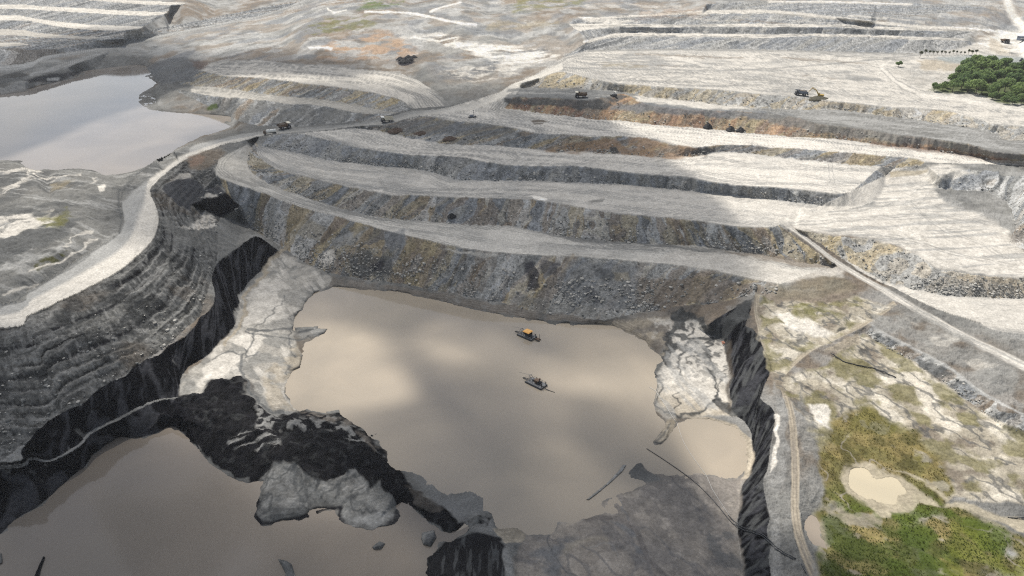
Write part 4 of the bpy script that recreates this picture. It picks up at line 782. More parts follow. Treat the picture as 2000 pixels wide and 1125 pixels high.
GX, GY = WXm, WYm

def ground_at(px, py):
    i = int(round((px - gx[0]) / STEP)); j = int(round((py - gy[0]) / STEP))
    i = min(max(i, 0), NX - 1); j = min(max(j, 0), NY - 1)
    return Vector((float(GX[j, i]), float(GY[j, i]), float(ZZ[j, i])))

# ------------------------------------------------------------------ materials
def nmat(name):
    m = bpy.data.materials.new(name); m.use_nodes = True
    return m, m.node_tree, m.node_tree.nodes['Principled BSDF']

def ground_material():
    m, nt, b = nmat('spoil_ground')
    a = nt.nodes.new('ShaderNodeAttribute'); a.attribute_name = 'Col'
    w = nt.nodes.new('ShaderNodeAttribute'); w.attribute_name = 'Wet'
    tc = nt.nodes.new('ShaderNodeTexCoord')
    n = nt.nodes.new('ShaderNodeTexNoise'); n.inputs['Scale'].default_value = 1.1; n.inputs['Detail'].default_value = 6; n.inputs['Roughness'].default_value = .7
    nt.links.new(tc.outputs['Object'], n.inputs['Vector'])
    mr = nt.nodes.new('ShaderNodeMapRange'); mr.inputs['From Min'].default_value = .3; mr.inputs['From Max'].default_value = .7; mr.inputs['To Min'].default_value = .74; mr.inputs['To Max'].default_value = 1.26
    nt.links.new(n.outputs['Fac'], mr.inputs['Value'])
    mx = nt.nodes.new('ShaderNodeMix'); mx.data_type = 'RGBA'; mx.blend_type = 'MULTIPLY'; mx.inputs['Factor'].default_value = 1
    nt.links.new(a.outputs['Color'], mx.inputs['A']); nt.links.new(mr.outputs['Result'], mx.inputs['B'])
    nt.links.new(mx.outputs['Result'], b.inputs['Base Color'])
    r = nt.nodes.new('ShaderNodeMapRange'); r.inputs['To Min'].default_value = .95; r.inputs['To Max'].default_value = .42
    nt.links.new(w.outputs['Fac'], r.inputs['Value']); nt.links.new(r.outputs['Result'], b.inputs['Roughness'])
    b.inputs['Specular IOR Level'].default_value = 0
    ws = nt.nodes.new('ShaderNodeMath'); ws.operation = 'MULTIPLY'; ws.inputs[1].default_value = .12
    nt.links.new(w.outputs['Fac'], ws.inputs[0]); nt.links.new(ws.outputs[0], b.inputs['Specular IOR Level'])
    bp = nt.nodes.new('ShaderNodeBump'); bp.inputs['Strength'].default_value = .45; bp.inputs['Distance'].default_value = .35
    nt.links.new(n.outputs['Fac'], bp.inputs['Height']); nt.links.new(bp.outputs['Normal'], b.inputs['Normal'])
    return m
MG = ground_material()

def simple(name, c, rough=.6, metal=0., var=.2, scale=3.):
    m, nt, b = nmat(name)
    tc = nt.nodes.new('ShaderNodeTexCoord'); n = nt.nodes.new('ShaderNodeTexNoise'); n.inputs['Scale'].default_value = scale; n.inputs['Detail'].default_value = 5
    nt.links.new(tc.outputs['Object'], n.inputs['Vector'])
    r = nt.nodes.new('ShaderNodeValToRGB')
    r.color_ramp.elements[0].position = .3; r.color_ramp.elements[1].position = .7
    r.color_ramp.elements[0].color = (*[x * (1 - var) for x in c], 1); r.color_ramp.elements[1].color = (*[min(1, x * (1 + var)) for x in c], 1)
    nt.links.new(n.outputs['Fac'], r.inputs['Fac']); nt.links.new(r.outputs['Color'], b.inputs['Base Color'])
    b.inputs['Roughness'].default_value = rough; b.inputs['Metallic'].default_value = metal
    return m

# ------------------------------------------------------------------ ground meshes
quad_r = np.arange(NY - 1)[:, None] * NX + np.arange(NX - 1)[None, :]
Q = np.stack([quad_r, quad_r + NX, quad_r + NX + 1, quad_r + 1], -1).reshape(-1, 4)
qs = SIDi[:-1, :-1].reshape(-1)
VX = np.stack([GX, GY, ZZ], -1).reshape(-1, 3).astype(np.float32)
CF = np.concatenate([col, np.ones((NY, NX, 1))], -1).reshape(-1, 4).astype(np.float32)
WF = wet.reshape(-1).astype(np.float32)

def grid_object(name, qm, kind='structure', lift=0.0):
    q = Q[qm]
    used, inv = np.unique(q, return_inverse=True)
    inv = inv.reshape(-1, 4)
    me = bpy.data.meshes.new(name)
    me.vertices.add(len(used)); v = VX[used].copy(); v[:, 2] += lift
    me.vertices.foreach_set('co', v.ravel())
    me.loops.add(inv.size); me.loops.foreach_set('vertex_index', inv.ravel().astype(np.int32))
    me.polygons.add(len(inv)); me.polygons.foreach_set('loop_start', np.arange(0, inv.size, 4, dtype=np.int32)); me.polygons.foreach_set('loop_total', np.full(len(inv), 4, np.int32))
    me.polygons.foreach_set('use_smooth', np.ones(len(inv), bool))
    me.update(calc_edges=True)
    at = me.attributes.new('Col', 'FLOAT_COLOR', 'POINT'); at.data.foreach_set('color', CF[used].ravel())
    at = me.attributes.new('Wet', 'FLOAT', 'POINT'); at.data.foreach_set('value', WF[used])
    me.materials.append(MG)
    o = bpy.data.objects.new(name, me); COL.objects.link(o)
    if kind: o['kind'] = kind
    return o
roads = {'haul_road': ['ROAD'], 'gravel_road': ['DIAG'], 'dirt_track': ['TAN', 'TRK'], 'distant_road': ['RA', 'RB']}
used = np.zeros(len(Q), bool)
for nme, ss in roads.items():
    qm = np.isin(qs, [STR[s] for s in ss]); used |= qm
    grid_object(nme, qm)
ter = np.isin(qs, [STR[s] for s in ('T1', 'T2', 'T3', 'T4', 'T5', 'T6')])
grid_object('ground', ~used)

# ------------------------------------------------------------------ water
def water_material(name, base, rough, wave):
    m, nt, b = nmat(name)
    b.inputs['Base Color'].default_value = (*base, 1); b.inputs['Roughness'].default_value = rough; b.inputs['IOR'].default_value = 1.33
    b.inputs['Specular IOR Level'].default_value = .5
    tc = nt.nodes.new('ShaderNodeTexCoord')
    n = nt.nodes.new('ShaderNodeTexNoise'); n.inputs['Scale'].default_value = 1.5; n.inputs['Detail'].default_value = 4
    nt.links.new(tc.outputs['Object'], n.inputs['Vector'])
    bp = nt.nodes.new('ShaderNodeBump'); bp.inputs['Strength'].default_value = wave; bp.inputs['Distance'].default_value = .1
    nt.links.new(n.outputs['Fac'], bp.inputs['Height']); nt.links.new(bp.outputs['Normal'], b.inputs['Normal'])
    n2 = nt.nodes.new('ShaderNodeTexNoise'); n2.inputs['Scale'].default_value = .018; n2.inputs['Detail'].default_value = 5; n2.inputs['Distortion'].default_value = .6
    nt.links.new(tc.outputs['Object'], n2.inputs['Vector'])
    r = nt.nodes.new('ShaderNodeValToRGB')
    r.color_ramp.elements[0].position = .35; r.color_ramp.elements[1].position = .65
    r.color_ramp.elements[0].color = (*[x * .86 for x in base], 1); r.color_ramp.elements[1].color = (base[0] * 1.09, base[1] * 1.07, base[2] * 1.04, 1)
    nt.links.new(n2.outputs['Fac'], r.inputs['Fac']); nt.links.new(r.outputs['Color'], b.inputs['Base Color'])
    return m
def water(name, pts, z, mat, grow=0.0):
    xs = np.array(pts, float)
    cx, cy = xs.mean(0)
    w = [unproj(p[0], p[1], z) for p in pts]
    me = bpy.data.meshes.new(name); bm = bmesh.new()
    vs = [bm.verts.new((float(p[0]), float(p[1]), z)) for p in w]
    f = bm.faces.new(vs)
    bm.normal_update()
    if f.normal.z < 0: f.normal_flip()
    bm.to_mesh(me); bm.free(); me.materials.append(mat)
    o = bpy.data.objects.new(name, me); COL.objects.link(o); o['kind'] = 'structure'
    return o
MW1 = water_material('turbid_water', (.36, .315, .252), .05, .035)
MW4 = water_material('coal_pit_turbid_water', (.20, .175, .148), .06, .035)
MW2 = water_material('far_lake_water', (.24, .215, .19), .05, .03)
MW5 = water_material('puddle_water', (.27, .235, .195), .12, .04)
MW3 = water_material('swamp_water', (.54, .475, .345), .35, .05)
water('pit_lake_water', [(520, 545), (1330, 545), (1345, 600), (1480, 800), (1480, 1010), (1020, 1080), (990, 1060), (930, 1020), (893, 1038), (845, 1000), (740, 920), (640, 860), (520, 830), (535, 700)], -0.02, MW1)
water('coal_pit_water', [(-460, 1310), (-460, 1010), (0, 960), (150, 880), (330, 800), (420, 860), (545, 900), (700, 985), (790, 962), (893, 1026), (930, 1030), (915, 1060), (900, 1310)], -0.03, MW4)
water('far_lake_water', [(-460, 345), (-460, 190), (0, 165), (160, 128), (310, 118), (330, 150), (310, 190), (500, 215), (500, 255), (380, 290), (300, 330), (200, 352), (60, 350)], ZFAR, MW2)
water('swamp_pool_water', [(1645, 905), (1700, 905), (1785, 945), (1785, 1000), (1720, 1000), (1645, 950)], 8.5, MW3)
water('roadside_puddle_water', [(1562, 1000), (1605, 1000), (1625, 1078), (1565, 1060)], 8.5, MW5)

# ------------------------------------------------------------------ things
def tag(o, label=None, cat=None, group=None, kind=None):
    if label: o['label'] = label
    if cat: o['category'] = cat
    if group: o['group'] = group
    if kind: o['kind'] = kind
    return o
def empty(name, loc, rz=0., label=None, cat=None, group=None):
    o = bpy.data.objects.new(name, None); COL.objects.link(o); o.location = loc; o.rotation_euler = (0, 0, rz)
    o.empty_display_size = .5
    return tag(o, label, cat, group)
class MB:
    def __init__(self): self.bm = bmesh.new()
    def box(self, c, s, rot=None, taper=1.0, bev=.0):
        r = bmesh.ops.create_cube(self.bm, size=1.0)
        M = Matrix.Translation(c) @ (rot.to_4x4() if rot else Matrix.Identity(4)) @ Matrix.Diagonal((*s, 1))
        for v in r['verts']:
            if v.co.z > 0: v.co.x *= taper; v.co.y *= taper
        bmesh.ops.transform(self.bm, matrix=M, verts=r['verts'])
        if bev:
            es = list({e for v in r['verts'] for e in v.link_edges})
            bmesh.ops.bevel(self.bm, geom=es, offset=bev, segments=2, affect='EDGES', profile=.5)
        return self
    def cyl(self, a, b, r, n=14, r2=None):
        a = Vector(a); b = Vector(b); d = b - a
        q = bmesh.ops.create_cone(self.bm, cap_ends=True, segments=n, radius1=r, radius2=r if r2 is None else r2, depth=d.length)
        M = Matrix.Translation((a + b) / 2) @ d.to_track_quat('Z', 'Y').to_matrix().to_4x4()
        bmesh.ops.transform(self.bm, matrix=M, verts=q['verts'])
        return self
    def prism(self, prof, y0, y1):
        """profile in x,z swept from y0 to y1"""
        a = [self.bm.verts.new((p[0], y0, p[1])) for p in prof]; b = [self.bm.verts.new((p[0], y1, p[1])) for p in prof]
        self.bm.faces.new(a); self.bm.faces.new(b[::-1]); n = len(prof)
        for i in range(n): self.bm.faces.new((a[i], b[i], b[(i + 1) % n], a[(i + 1) % n]))
        return self
    def tube(self, pts, r, n=8):
        pts = [Vector(p) for p in pts]; rings = []
        for i, p in enumerate(pts):
            t = (pts[min(i + 1, len(pts) - 1)] - pts[max(i - 1, 0)]).normalized()
            q = t.to_track_quat('Z', 'Y')
            rings.append([self.bm.verts.new(p + q @ Vector((math.cos(k / n * math.tau) * r, math.sin(k / n * math.tau) * r, 0))) for k in range(n)])
        for a, b in zip(rings, rings[1:]):
            for k in range(n): self.bm.faces.new((a[k], a[(k + 1) % n], b[(k + 1) % n], b[k]))
        self.bm.faces.new(rings[0][::-1]); self.bm.faces.new(rings[-1])
        return self
    def build(self, name, mat, parent=None, loc=None, smooth=False):
        bmesh.ops.recalc_face_normals(self.bm, faces=self.bm.faces[:])
        me = bpy.data.meshes.new(name); self.bm.to_mesh(me); self.bm.free(); me.materials.append(mat)
        if smooth: me.polygons.foreach_set('use_smooth', np.ones(len(me.polygons), bool))
        o = bpy.data.objects.new(name, me); COL.objects.link(o)
        if parent: o.parent = parent
        if loc: o.location = loc
        return o
def copy_tree(o, parent=None):
    c = o.copy(); COL.objects.link(c)
    if parent: c.parent = parent
    for ch in o.children: copy_tree(ch, c)
    return c
def heading(p, q):
    a = ground_at(*p); b = ground_at(*q)
    return math.atan2(b.y - a.y, b.x - a.x)

M_rubber = simple('tyre_rubber', (.018, .018, .02), .9)
M_dark = simple('dark_machine_steel', (.035, .037, .042), .6)
M_steel = simple('worn_grey_steel', (.16, .165, .17), .55)
M_cream = simple('dusty_cream_paint', (.60, .56, .45), .6)
M_white = simple('dusty_white_paint', (.74, .73, .68), .5)
M_brown = simple('rusty_brown_paint', (.13, .085, .055), .8, var=.4)
M_yellow = simple('dusty_yellow_paint', (.45, .30, .06), .6)
M_orange = simple('faded_orange_paint', (.80, .42, .10), .55)
M_drum = simple('pink_orange_drum_paint', (.62, .30, .20), .6)
M_glass = simple('tinted_cab_glass', (.02, .025, .03), .1)
M_blue = simple('dull_blue_grey_sheet', (.13, .15, .19), .6)
M_pipe = simple('black_plastic_pipe', (.022, .026, .032), .35)
M_line = simple('pale_hose', (.55, .55, .53), .5)
M_load = simple('spoil_load', (.12, .10, .08), .95, var=.5, scale=2)
M_hub = simple('grey_wheel_hub', (.25, .24, .25), .6)

def dump_truck(name, loc, rz, label, body=M_cream, load=True, canopy=None):
    """front faces +x; about 10 m long"""
    t = empty(name, loc, rz, label, 'dump truck', 'haul trucks working in the mine')
    MB().box((-.3, 0, 1.75), (8.2, 1.9, .8)).box((3.6, 0, 2.1), (1.6, 4.6, 1.1), bev=.12).box((4.45, 0, 1.2), (.5, 4.2, .7)).box((3.2, 0, 2.78), (2.2, 5.2, .14)).build('chassis', M_dark, t)
    b = MB()
    for s in (-1, 1):
        b.prism([(-4.9, 2.5), (-3.6, 2.05), (1.6, 2.35), (2.4, 4.35), (-5.2, 3.65)], s * 2.62 - .09, s * 2.62 + .09)
        for k in range(4): b.box((-4.1 + k * 1.65, s * 2.78, 3.05), (.22, .16, 1.6))
    b.prism([(-5.1, 2.55), (-3.6, 1.95), (1.65, 2.25), (1.65, 2.45), (-3.6, 2.15), (-5.1, 2.75)], -2.55, 2.55)
    b.prism([(1.5, 2.3), (1.75, 2.3), (2.6, 4.35), (2.35, 4.35)], -2.55, 2.55)
    bo = b.build('dump_body', body, t)
    MB().prism([(2.3, 4.25), (4.7, 4.55), (4.7, 4.7), (2.2, 4.45)], -2.75, 2.75).build('canopy', canopy or body, t)
    if load:
        l = MB(); r = bmesh.ops.create_icosphere(l.bm, subdivisions=3, radius=1.0)
        for v in r['verts']:
            k = 1 + .12 * math.sin(v.co.x * 7 + 1) * math.cos(v.co.y * 9)
            v.co = Vector((-1.4 + v.co.x * 3.0 * k, v.co.y * 2.3 * k, 3.1 + max(v.co.z, -.6) * 1.25 * k))
        l.build('load', M_load, t, smooth=True)
    c = MB().box((3.25, 1.25, 3.4), (1.5, 1.7, 1.15), taper=.94, bev=.06).build('cab', body, t)
    MB().box((4.01, 1.25, 3.5), (.04, 1.4, .6)).build('window', M_glass, c); MB().box((3.25, 2.12, 3.5), (1.1, .04, .6)).build('window', M_glass, c)
    for x, ys, w in ((2.9, (-2.15, 2.15), .85), (-2.5, (-1.9, 1.9), 1.5)):
        for y in ys:
            h = MB().cyl((x, y - w / 2, 1.32), (x, y + w / 2, 1.32), 1.32, 20).build('wheel', M_rubber, t)
            MB().cyl((x, y - w / 2 - .03, 1.32), (x, y + w / 2 + .03, 1.32), .66, 14).build('rim', M_hub, h)
    r = MB()
    for y in (-2.3, -.9, 2.5): r.cyl((4.5, y, 2.85), (4.5, y, 3.75), .05, 6)
    r.cyl((4.5, -2.3, 3.72), (4.5, 2.5, 3.72), .05, 6)
    r.build('railing', M_steel, t); MB().prism([(4.6, .55), (5.1, .55), (4.5, 2.3), (4.35, 2.3)], -1.9, -1.3).build('ladder', M_steel, t)
    return t

p = (756, 238)
dump_truck('dump_truck', ground_at(*p), heading((775, 234), (735, 243)), 'pale cream haul truck on the dark road at the foot of the rounded spoil bench', load=False, canopy=M_white)
p = (556, 252)
dump_truck('dump_truck', ground_at(*p), heading((545, 255), (575, 249)), 'brown haul truck passing the white tanker on the haul road', M_brown, True, M_cream)
p = (1135, 191)
dump_truck('dump_truck', ground_at(*p), heading((1150, 190.5), (1120, 190)), 'haul truck with a pale canopy parked on the black bench above the orange slope', M_brown, True, M_cream)
p = (1562, 187)
dump_truck('dump_truck', ground_at(1563, 186), heading((1580, 189), (1545, 185)), 'dark haul truck standing beside the yellow excavator', M_blue, True, M_dark)
p = (1963, 84)
dump_truck('dump_truck', ground_at(*p), heading((1960, 84), (1985, 86)) - 1.0, 'small distant reddish truck on the pale yard at the upper right', M_brown, True, M_brown)

# water tanker
t = empty('tanker_truck', ground_at(528, 262), heading((545, 259), (510, 264)), 'white water tanker truck with a brown cab on the haul road', 'tanker truck')
MB().box((0, 0, 1.0), (9.4, 1.2, .4)).box((-4.6, 0, .9), (.4, 2.4, .5)).build('chassis', M_dark, t)
tk = MB().cyl((-4.6, 0, 2.35), (2.5, 0, 2.35), 1.3, 24).build('tank', M_white, t, smooth=False)
for x in (-3, 0): MB().cyl((x, 0, 3.6), (x, 0, 3.85), .35, 12).build('hatch', M_steel, tk)
cb = MB().box((3.9, 0, 2.0), (1.9, 2.4, 2.0), taper=.93, bev=.08).build('cab', M_brown, t)
for c_, s_ in (((4.82, 0, 2.45), (.06, 2.0, .75)), ((4.0, 1.19, 2.45), (1.0, .05, .65)), ((4.0, -1.19, 2.45), (1.0, .05, .65))): MB().box(c_, s_).build('window', M_glass, cb)
for x in (3.7, -2.6, -4.0):
    for y in (-1.05, 1.05):
        w = MB().cyl((x, y - .25, .6), (x, y + .25, .6), .6, 16).build('wheel', M_rubber, t)
        MB().cyl((x, y - .27, .6), (x, y + .27, .6), .28, 10).build('rim', M_hub, w)

# excavator
t = empty('excavator', ground_at(1601, 190), heading((1612, 192), (1580, 188)), 'yellow excavator reaching its boom over a dark spoil heap', 'excavator')
for s in (-1, 1):
    tr = MB().prism([(-2.6, .45), (-2.2, .05), (2.2, .05), (2.6, .45), (2.3, 1.0), (-2.3, 1.0)], s * 1.35 - .35, s * 1.35 + .35).build('track', M_dark, t)
MB().cyl((0, 0, 1.0), (0, 0, 1.3), 1.0, 18).box((-.4, 0, 2.0), (4.4, 2.9, 1.4), bev=.12).box((-2.5, 0, 1.9), (1.0, 2.8, 1.2), bev=.25).build('body', M_yellow, t)
c = MB().box((1.1, 1.0, 2.9), (1.7, 1.05, 1.6), taper=.9, bev=.08).build('cab', M_yellow, t)
for c_, s_ in (((1.93, 1.0, 3.05), (.05, .85, 1.0)), ((1.1, 1.53, 3.1), (1.2, .05, .8))): MB().box(c_, s_).build('window', M_glass, c)
bm_ = MB()
def beam(b, p, q, w0, w1):
    p = Vector(p); q = Vector(q); b.cyl(p, q, w0, 6, w1)
beam(bm_, (1.4, -.2, 2.2), (3.6, -.2, 5.6), .42, .4); beam(bm_, (3.6, -.2, 5.6), (7.2, -.2, 7.0), .42, .3); bm_.cyl((1.8, .1, 2.0), (3.4, .1, 5.0), .14, 8)
bm_.build('boom', M_yellow, t)
st = MB(); beam(st, (6.7, -.2, 7.6), (10.2, -.2, 2.6), .34, .22); st.cyl((4.2, -.2, 6.6), (6.9, -.2, 7.7), .13, 8); st.build('stick', M_yellow, t)
MB().prism([(9.7, 2.7), (10.5, 2.6), (10.6, 1.7), (9.7, 1.0), (9.0, 1.4), (9.5, 2.0)], -.9, .5).build('bucket', M_dark, t)

# bulldozer beside the black bench
t = empty('bulldozer', ground_at(1199, 188), heading((1210, 188), (1190, 189)), 'small grey bulldozer at the dark end of the truck bench', 'bulldozer')
for s in (-1, 1): MB().prism([(-2.2, .5), (-1.8, .05), (1.7, .05), (2.2, .5), (1.6, 1.15), (-1.6, 1.15)], s * 1.15 - .3, s * 1.15 + .3).build('track', M_dark, t)
MB().box((.5, 0, 1.5), (2.8, 1.5, 1.1), bev=.1).box((-1.5, 0, 1.3), (1.4, 1.7, .9)).cyl((1.0, .4, 2.0), (1.0, .4, 3.0), .1, 8).build('body', M_steel, t)
c = MB().box((-.9, 0, 2.6), (1.4, 1.6, 1.4), taper=.9, bev=.06).box((-.9, 0, 3.35), (1.7, 1.9, .12)).build('cab', M_white, t)
MB().box((-.18, 0, 2.7), (.05, 1.3, .8)).build('window', M_glass, c)
MB().prism([(2.5, .15), (2.75, .3), (2.65, 1.0), (2.8, 1.5), (2.6, 1.5), (2.45, 1.0)], -1.9, 1.9).box((1.7, 1.0, .6), (1.8, .2, .25)).box((1.7, -1.0, .6), (1.8, .2, .25)).build('blade', M_dark, t)

# pump skid with a mast at the road junction
t = empty('pump_skid', ground_at(922, 230), .1, 'dark pump skid with a mast standing on the pale road junction', 'pump')
MB().box((0, 0, .35), (6.4, 2.0, .3)).box((-2.9, 0, .7), (.2, 1.8, .5)).box((2.9, 0, .7), (.2, 1.8, .5)).build('skid', M_dark, t)
MB().box((-.6, 0, 1.2), (3.2, 1.5, 1.3), bev=.1).cyl((1.6, 0, .9), (2.7, 0, .9), .45, 14).build('engine', M_blue, t)
MB().cyl((.9, 0, .5), (.9, 0, 5.2), .13, 8).cyl((.3, 0, 3.6), (1.5, 0, 3.6), .1, 6).box((.9, 0, 5.3), (1.0, .3, .35)).build('mast', M_steel, t)

# suction dredges on the pit lake
def dredge(name, px, head, label, roof, roofmat, tail):
    x, y, _ = [float(v) for v in unproj(px[0], px[1], 0)]
    a = unproj(head[0][0], head[0][1], 0); b = unproj(head[1][0], head[1][1], 0)
    rz = math.atan2(float(b[1] - a[1]), float(b[0] - a[0]))
    t = empty(name, (x, y, -.15), rz, label, 'dredge', 'suction dredges floating on the pit lake')
    for s in (-1, 1):
        MB().cyl((-4.6, s * 2.0, .35), (4.4, s * 2.0, .35), .55, 14).cyl((4.4, s * 2.0, .35), (5.0, s * 2.0, .45), .55, 14, .2).build('pontoon', M_dark, t)
    d = MB().box((-.4, 0, .9), (8.6, 4.6, .16))
    for k in range(9): d.box((-4.3 + k * 1.0, 0, 1.0), (.12, 4.4, .06))
    d.build('deck', M_steel, t)
    MB().box((-1.0, -.3, 1.55), (3.0, 1.6, 1.1), bev=.12).cyl((.8, -.3, 1.4), (1.9, -.3, 1.4), .5, 14).cyl((-1.8, .2, 2.0), (-1.8, .2, 3.2), .11, 8).build('pump_engine', M_dark, t)
    for x_ in (-2.2, 1.0):
        for y_ in (-1.5, 1.5): MB().cyl((x_, y_, .95), (x_, y_, 3.3 if roof else 2.7), .09, 6).build('roof_post', M_brown if roof else M_dark, t)
    if roof:
        r = MB().box((-.6, 0, 3.4), (4.0, 3.7, .16)).box((-.6, 0, 3.53), (3.2, 3.0, .12)); r.build('roof', roofmat, t)
        for c_, s2 in (((-.6, -1.5, 2.4), (3.0, .08, 1.3)), ((.95, -.3, 2.2), (.08, 2.2, 1.5))): MB().box(c_, s2).build('cabin_wall', M_brown, t)
    else:
        MB().box((-.6, 0, 2.7), (2.4, 2.0, .14)).box((-.2, .2, 2.0), (1.4, 1.6, 1.2), bev=.1).cyl((-1.6, -.6, 2.7), (-1.6, -.6, 3.6), .4, 12).build('cabin', M_brown, t)
    # cutter ladder and its gantry at the bow (+x)
    l = MB()
    for s in (-.7, .7): l.cyl((2.6, s, 1.1), (7.4, s * .5, .25), .13, 6)
    for k in range(5): l.cyl((3.4 + k * .9, -.68 + k * .05, .98 - k * .16), (3.4 + k * .9, .68 - k * .05, .98 - k * .16), .07, 6)
    l.cyl((7.2, 0, .3), (8.0, 0, .05), .35, 10, .15); l.build('cutter_ladder', M_dark, t)
    g = MB()
    for s in (-1.6, 1.6): g.cyl((2.4, s, .95), (3.4, s * .35, 3.6), .1, 6).cyl((4.6, s, .8), (3.4, s * .35, 3.6), .08, 6)
    g.cyl((3.4, -.6, 3.6), (3.4, .6, 3.6), .1, 6).cyl((3.4, 0, 3.6), (8.6, 1.2, 3.1) if roof else (9.2, 1.0, 3.0), .07, 6).cyl((3.4, 0, 3.6), (7.2, 0, .5), .04, 5)
    g.build('gantry', M_steel, t)
    for y_ in (-1.7, 1.4): MB().cyl((-4.2, y_, -.3), (-4.2, y_, 3.2 if y_ > 0 else 2.4), .18, 8).build('spud_pole', M_dark, t)
    for s in (-2.25, 2.25):
        rl = MB()
        for k in range(7): rl.cyl((-4.4 + k * 1.25, s, .95), (-4.4 + k * 1.25, s, 1.9), .035, 5)
        rl.cyl((-4.4, s, 1.9), (3.1, s, 1.9), .035, 5).cyl((-4.4, s, 1.45), (3.1, s, 1.45), .03, 5)
        rl.build('railing', M_steel, t)
    pp = MB(); pp.tube([(-2, .6, 1.4), (-4.6, .6, 1.3), (-6.2, .5, .5), (-7.8, .2, .25), (-10.5 if tail else -8.2, -.3, .2)], .16, 8); pp.build('discharge_pipe', M_dark, t)
    return t, rz
t1, rz1 = dredge('suction_dredge', (1029, 657), ((1040, 662), (1010, 649)), 'dredge with an orange roof floating near the far shore of the pit lake', True, M_orange, False)
t2, rz2 = dredge('suction_dredge', (1047, 750), ((1058, 756), (1027, 741)), 'dark roofless dredge floating in the middle of the pit lake', False, M_brown, True)
x, y, _ = [float(v) for v in unproj(1052, 662.5, 0)]
t = empty('work_float', (x, y, -.05), rz1, 'small rusty work float with two posts behind the orange roofed dredge', 'raft')
MB().box((0, 0, .25), (2.6, .5, .4)).box((0, 1.1, .25), (2.6, .5, .4)).build('pontoon', M_brown, t)
MB().box((0, .55, .5), (1.6, 1.7, .1)).build('deck', M_brown, t)
for x_ in (-.5, .5): MB().cyl((x_, .3 + x_, .5), (x_, .3 + x_, 2.6 - x_), .11, 8).build('post', M_dark, t)

# pipes and hoses
def pipe(name, pts, r, mat, label, cat, lift=.15, group=None):
    P = smooth([(a, b, 0) for a, b in pts], 6)
    W = []
    for q in P:
        g = ground_at(q[0], q[1]); zz = max(g.z, 0.0 if q[0] < 1560 else g.z) + lift
        X, Y, _ = unproj(q[0], q[1], zz); W.append((float(X), float(Y), zz))
    zs = [w[2] for w in W]
    for k in range(4): zs = [zs[0]] + [max(W[i][2], (zs[i - 1] + zs[i] + zs[i + 1]) / 3) for i in range(1, len(zs) - 1)] + [zs[-1]]
    W = [(w[0], w[1], z_) for w, z_ in zip(W, zs)]
    return tag(MB().tube(W, r, 8).build(name, mat, smooth=True), label, cat, group)
pipe('discharge_pipe', [(1263, 876), (1300, 900), (1340, 928), (1370, 953), (1400, 985), (1420, 1010), (1437, 1028), (1455, 1037), (1482, 1044), (1498, 1055), (1515, 1072), (1540, 1088), (1553, 1093)], .14, M_pipe, 'black pipe running from the lake over the coal bank to the dirt track', 'pipe')
pipe('discharge_pipe', [(1422, 1005), (1438, 1023), (1456, 1033), (1484, 1041), (1500, 1052), (1518, 1070), (1543, 1086), (1555, 1091)], .12, M_pipe, 'shorter black pipe lying close beside the long pipe across the coal bank', 'pipe', .3)
pipe('discharge_pipe', [(1565, 1101), (1575, 1120), (1585, 1140)], .2, M_pipe, 'short black pipe end beside the dirt track at the lower edge', 'pipe')
pipe('hose', [(1322, 825), (1333, 858), (1346, 882), (1362, 905), (1380, 930), (1392, 957), (1410, 985), (1428, 1012), (1438, 1026)], .06, M_line, 'thin pale hose across the shallow lake beside the black pipe', 'hose')
pipe('drain_pipe', [(1624, 690), (1640, 702), (1660, 710), (1690, 716), (1715, 722), (1735, 731), (1750, 737)], .2, M_pipe, 'thin black pipe lying across the white eroded slope', 'pipe')
pipe('drain_pipe', [(1968, 1010), (1985, 1012), (2020, 1008)], .14, M_pipe, 'thin black pipe at the edge of the tan stream at the right edge', 'pipe')
pipe('hose', [(1268, 756), (1277, 761), (1285, 770), (1300, 792), (1312, 812), (1320, 824)], .07, M_line, 'thin pale hose lying over the dried silt pad', 'hose')

# two old drums by the coal bank
for k, (a, lb) in enumerate((((1413, 669.5), 'upper of two pink orange drums lying below the coal bank'), ((1414, 673), 'lower of two pink orange drums lying below the coal bank'))):
    g = ground_at(*a); o = empty('drum', g + Vector((0, 0, .1)), .15 * k, lb, 'drum', 'drums below the coal bank')
    MB().cyl((-.9, 0, .35), (.9, 0, .35), .38, 16).build('drum_body', M_drum, o)
    for x_ in (-.3, .3): MB().cyl((x_ - .05, 0, .35), (x_ + .05, 0, .35), .41, 16).build('hoop', M_brown, o)

# site office and container at the far right yard
t = empty('site_office', ground_at(1999, 79), 0.05, 'blue grey site building with a white stripe at the right edge of the far yard', 'building')
MB().box((2, 0, 2.0), (16, 6, 4.0)).build('wall', M_blue, t)
MB().box((2, 0, 4.15), (16.8, 6.8, .3)).build('roof', M_blue, t)
MB().box((2, -3.04, 2.3), (16.1, .08, .5)).build('stripe', M_white, t)
for k in range(4): MB().box((-4 + k * 3.6, -3.05, 1.25), (1.3, .06, 1.0)).build('window', M_glass, t)
MB().box((8.5, -3.05, 1.1), (1.1, .08, 2.1)).build('door', M_steel, t)
t = empty('loader', ground_at(1995, 120), .6, 'small dark loader parked on the track behind the green grove', 'loader')
MB().box((0, 0, 1.5), (4.2, 2.0, 1.2), bev=.1).build('body', M_dark, t)
MB().box((-.3, 0, 2.7), (1.5, 1.6, 1.4), taper=.9).build('cab', M_steel, t)
MB().prism([(2.8, .2), (3.8, .3), (3.3, 1.4), (2.8, 1.2)], -1.2, 1.2).build('bucket', M_steel, t)
for x_ in (-1.3, 1.4):
    for y_ in (-1.05, 1.05): MB().cyl((x_, y_ - .3, .75), (x_, y_ + .3, .75), .75, 14).build('wheel', M_rubber, t)

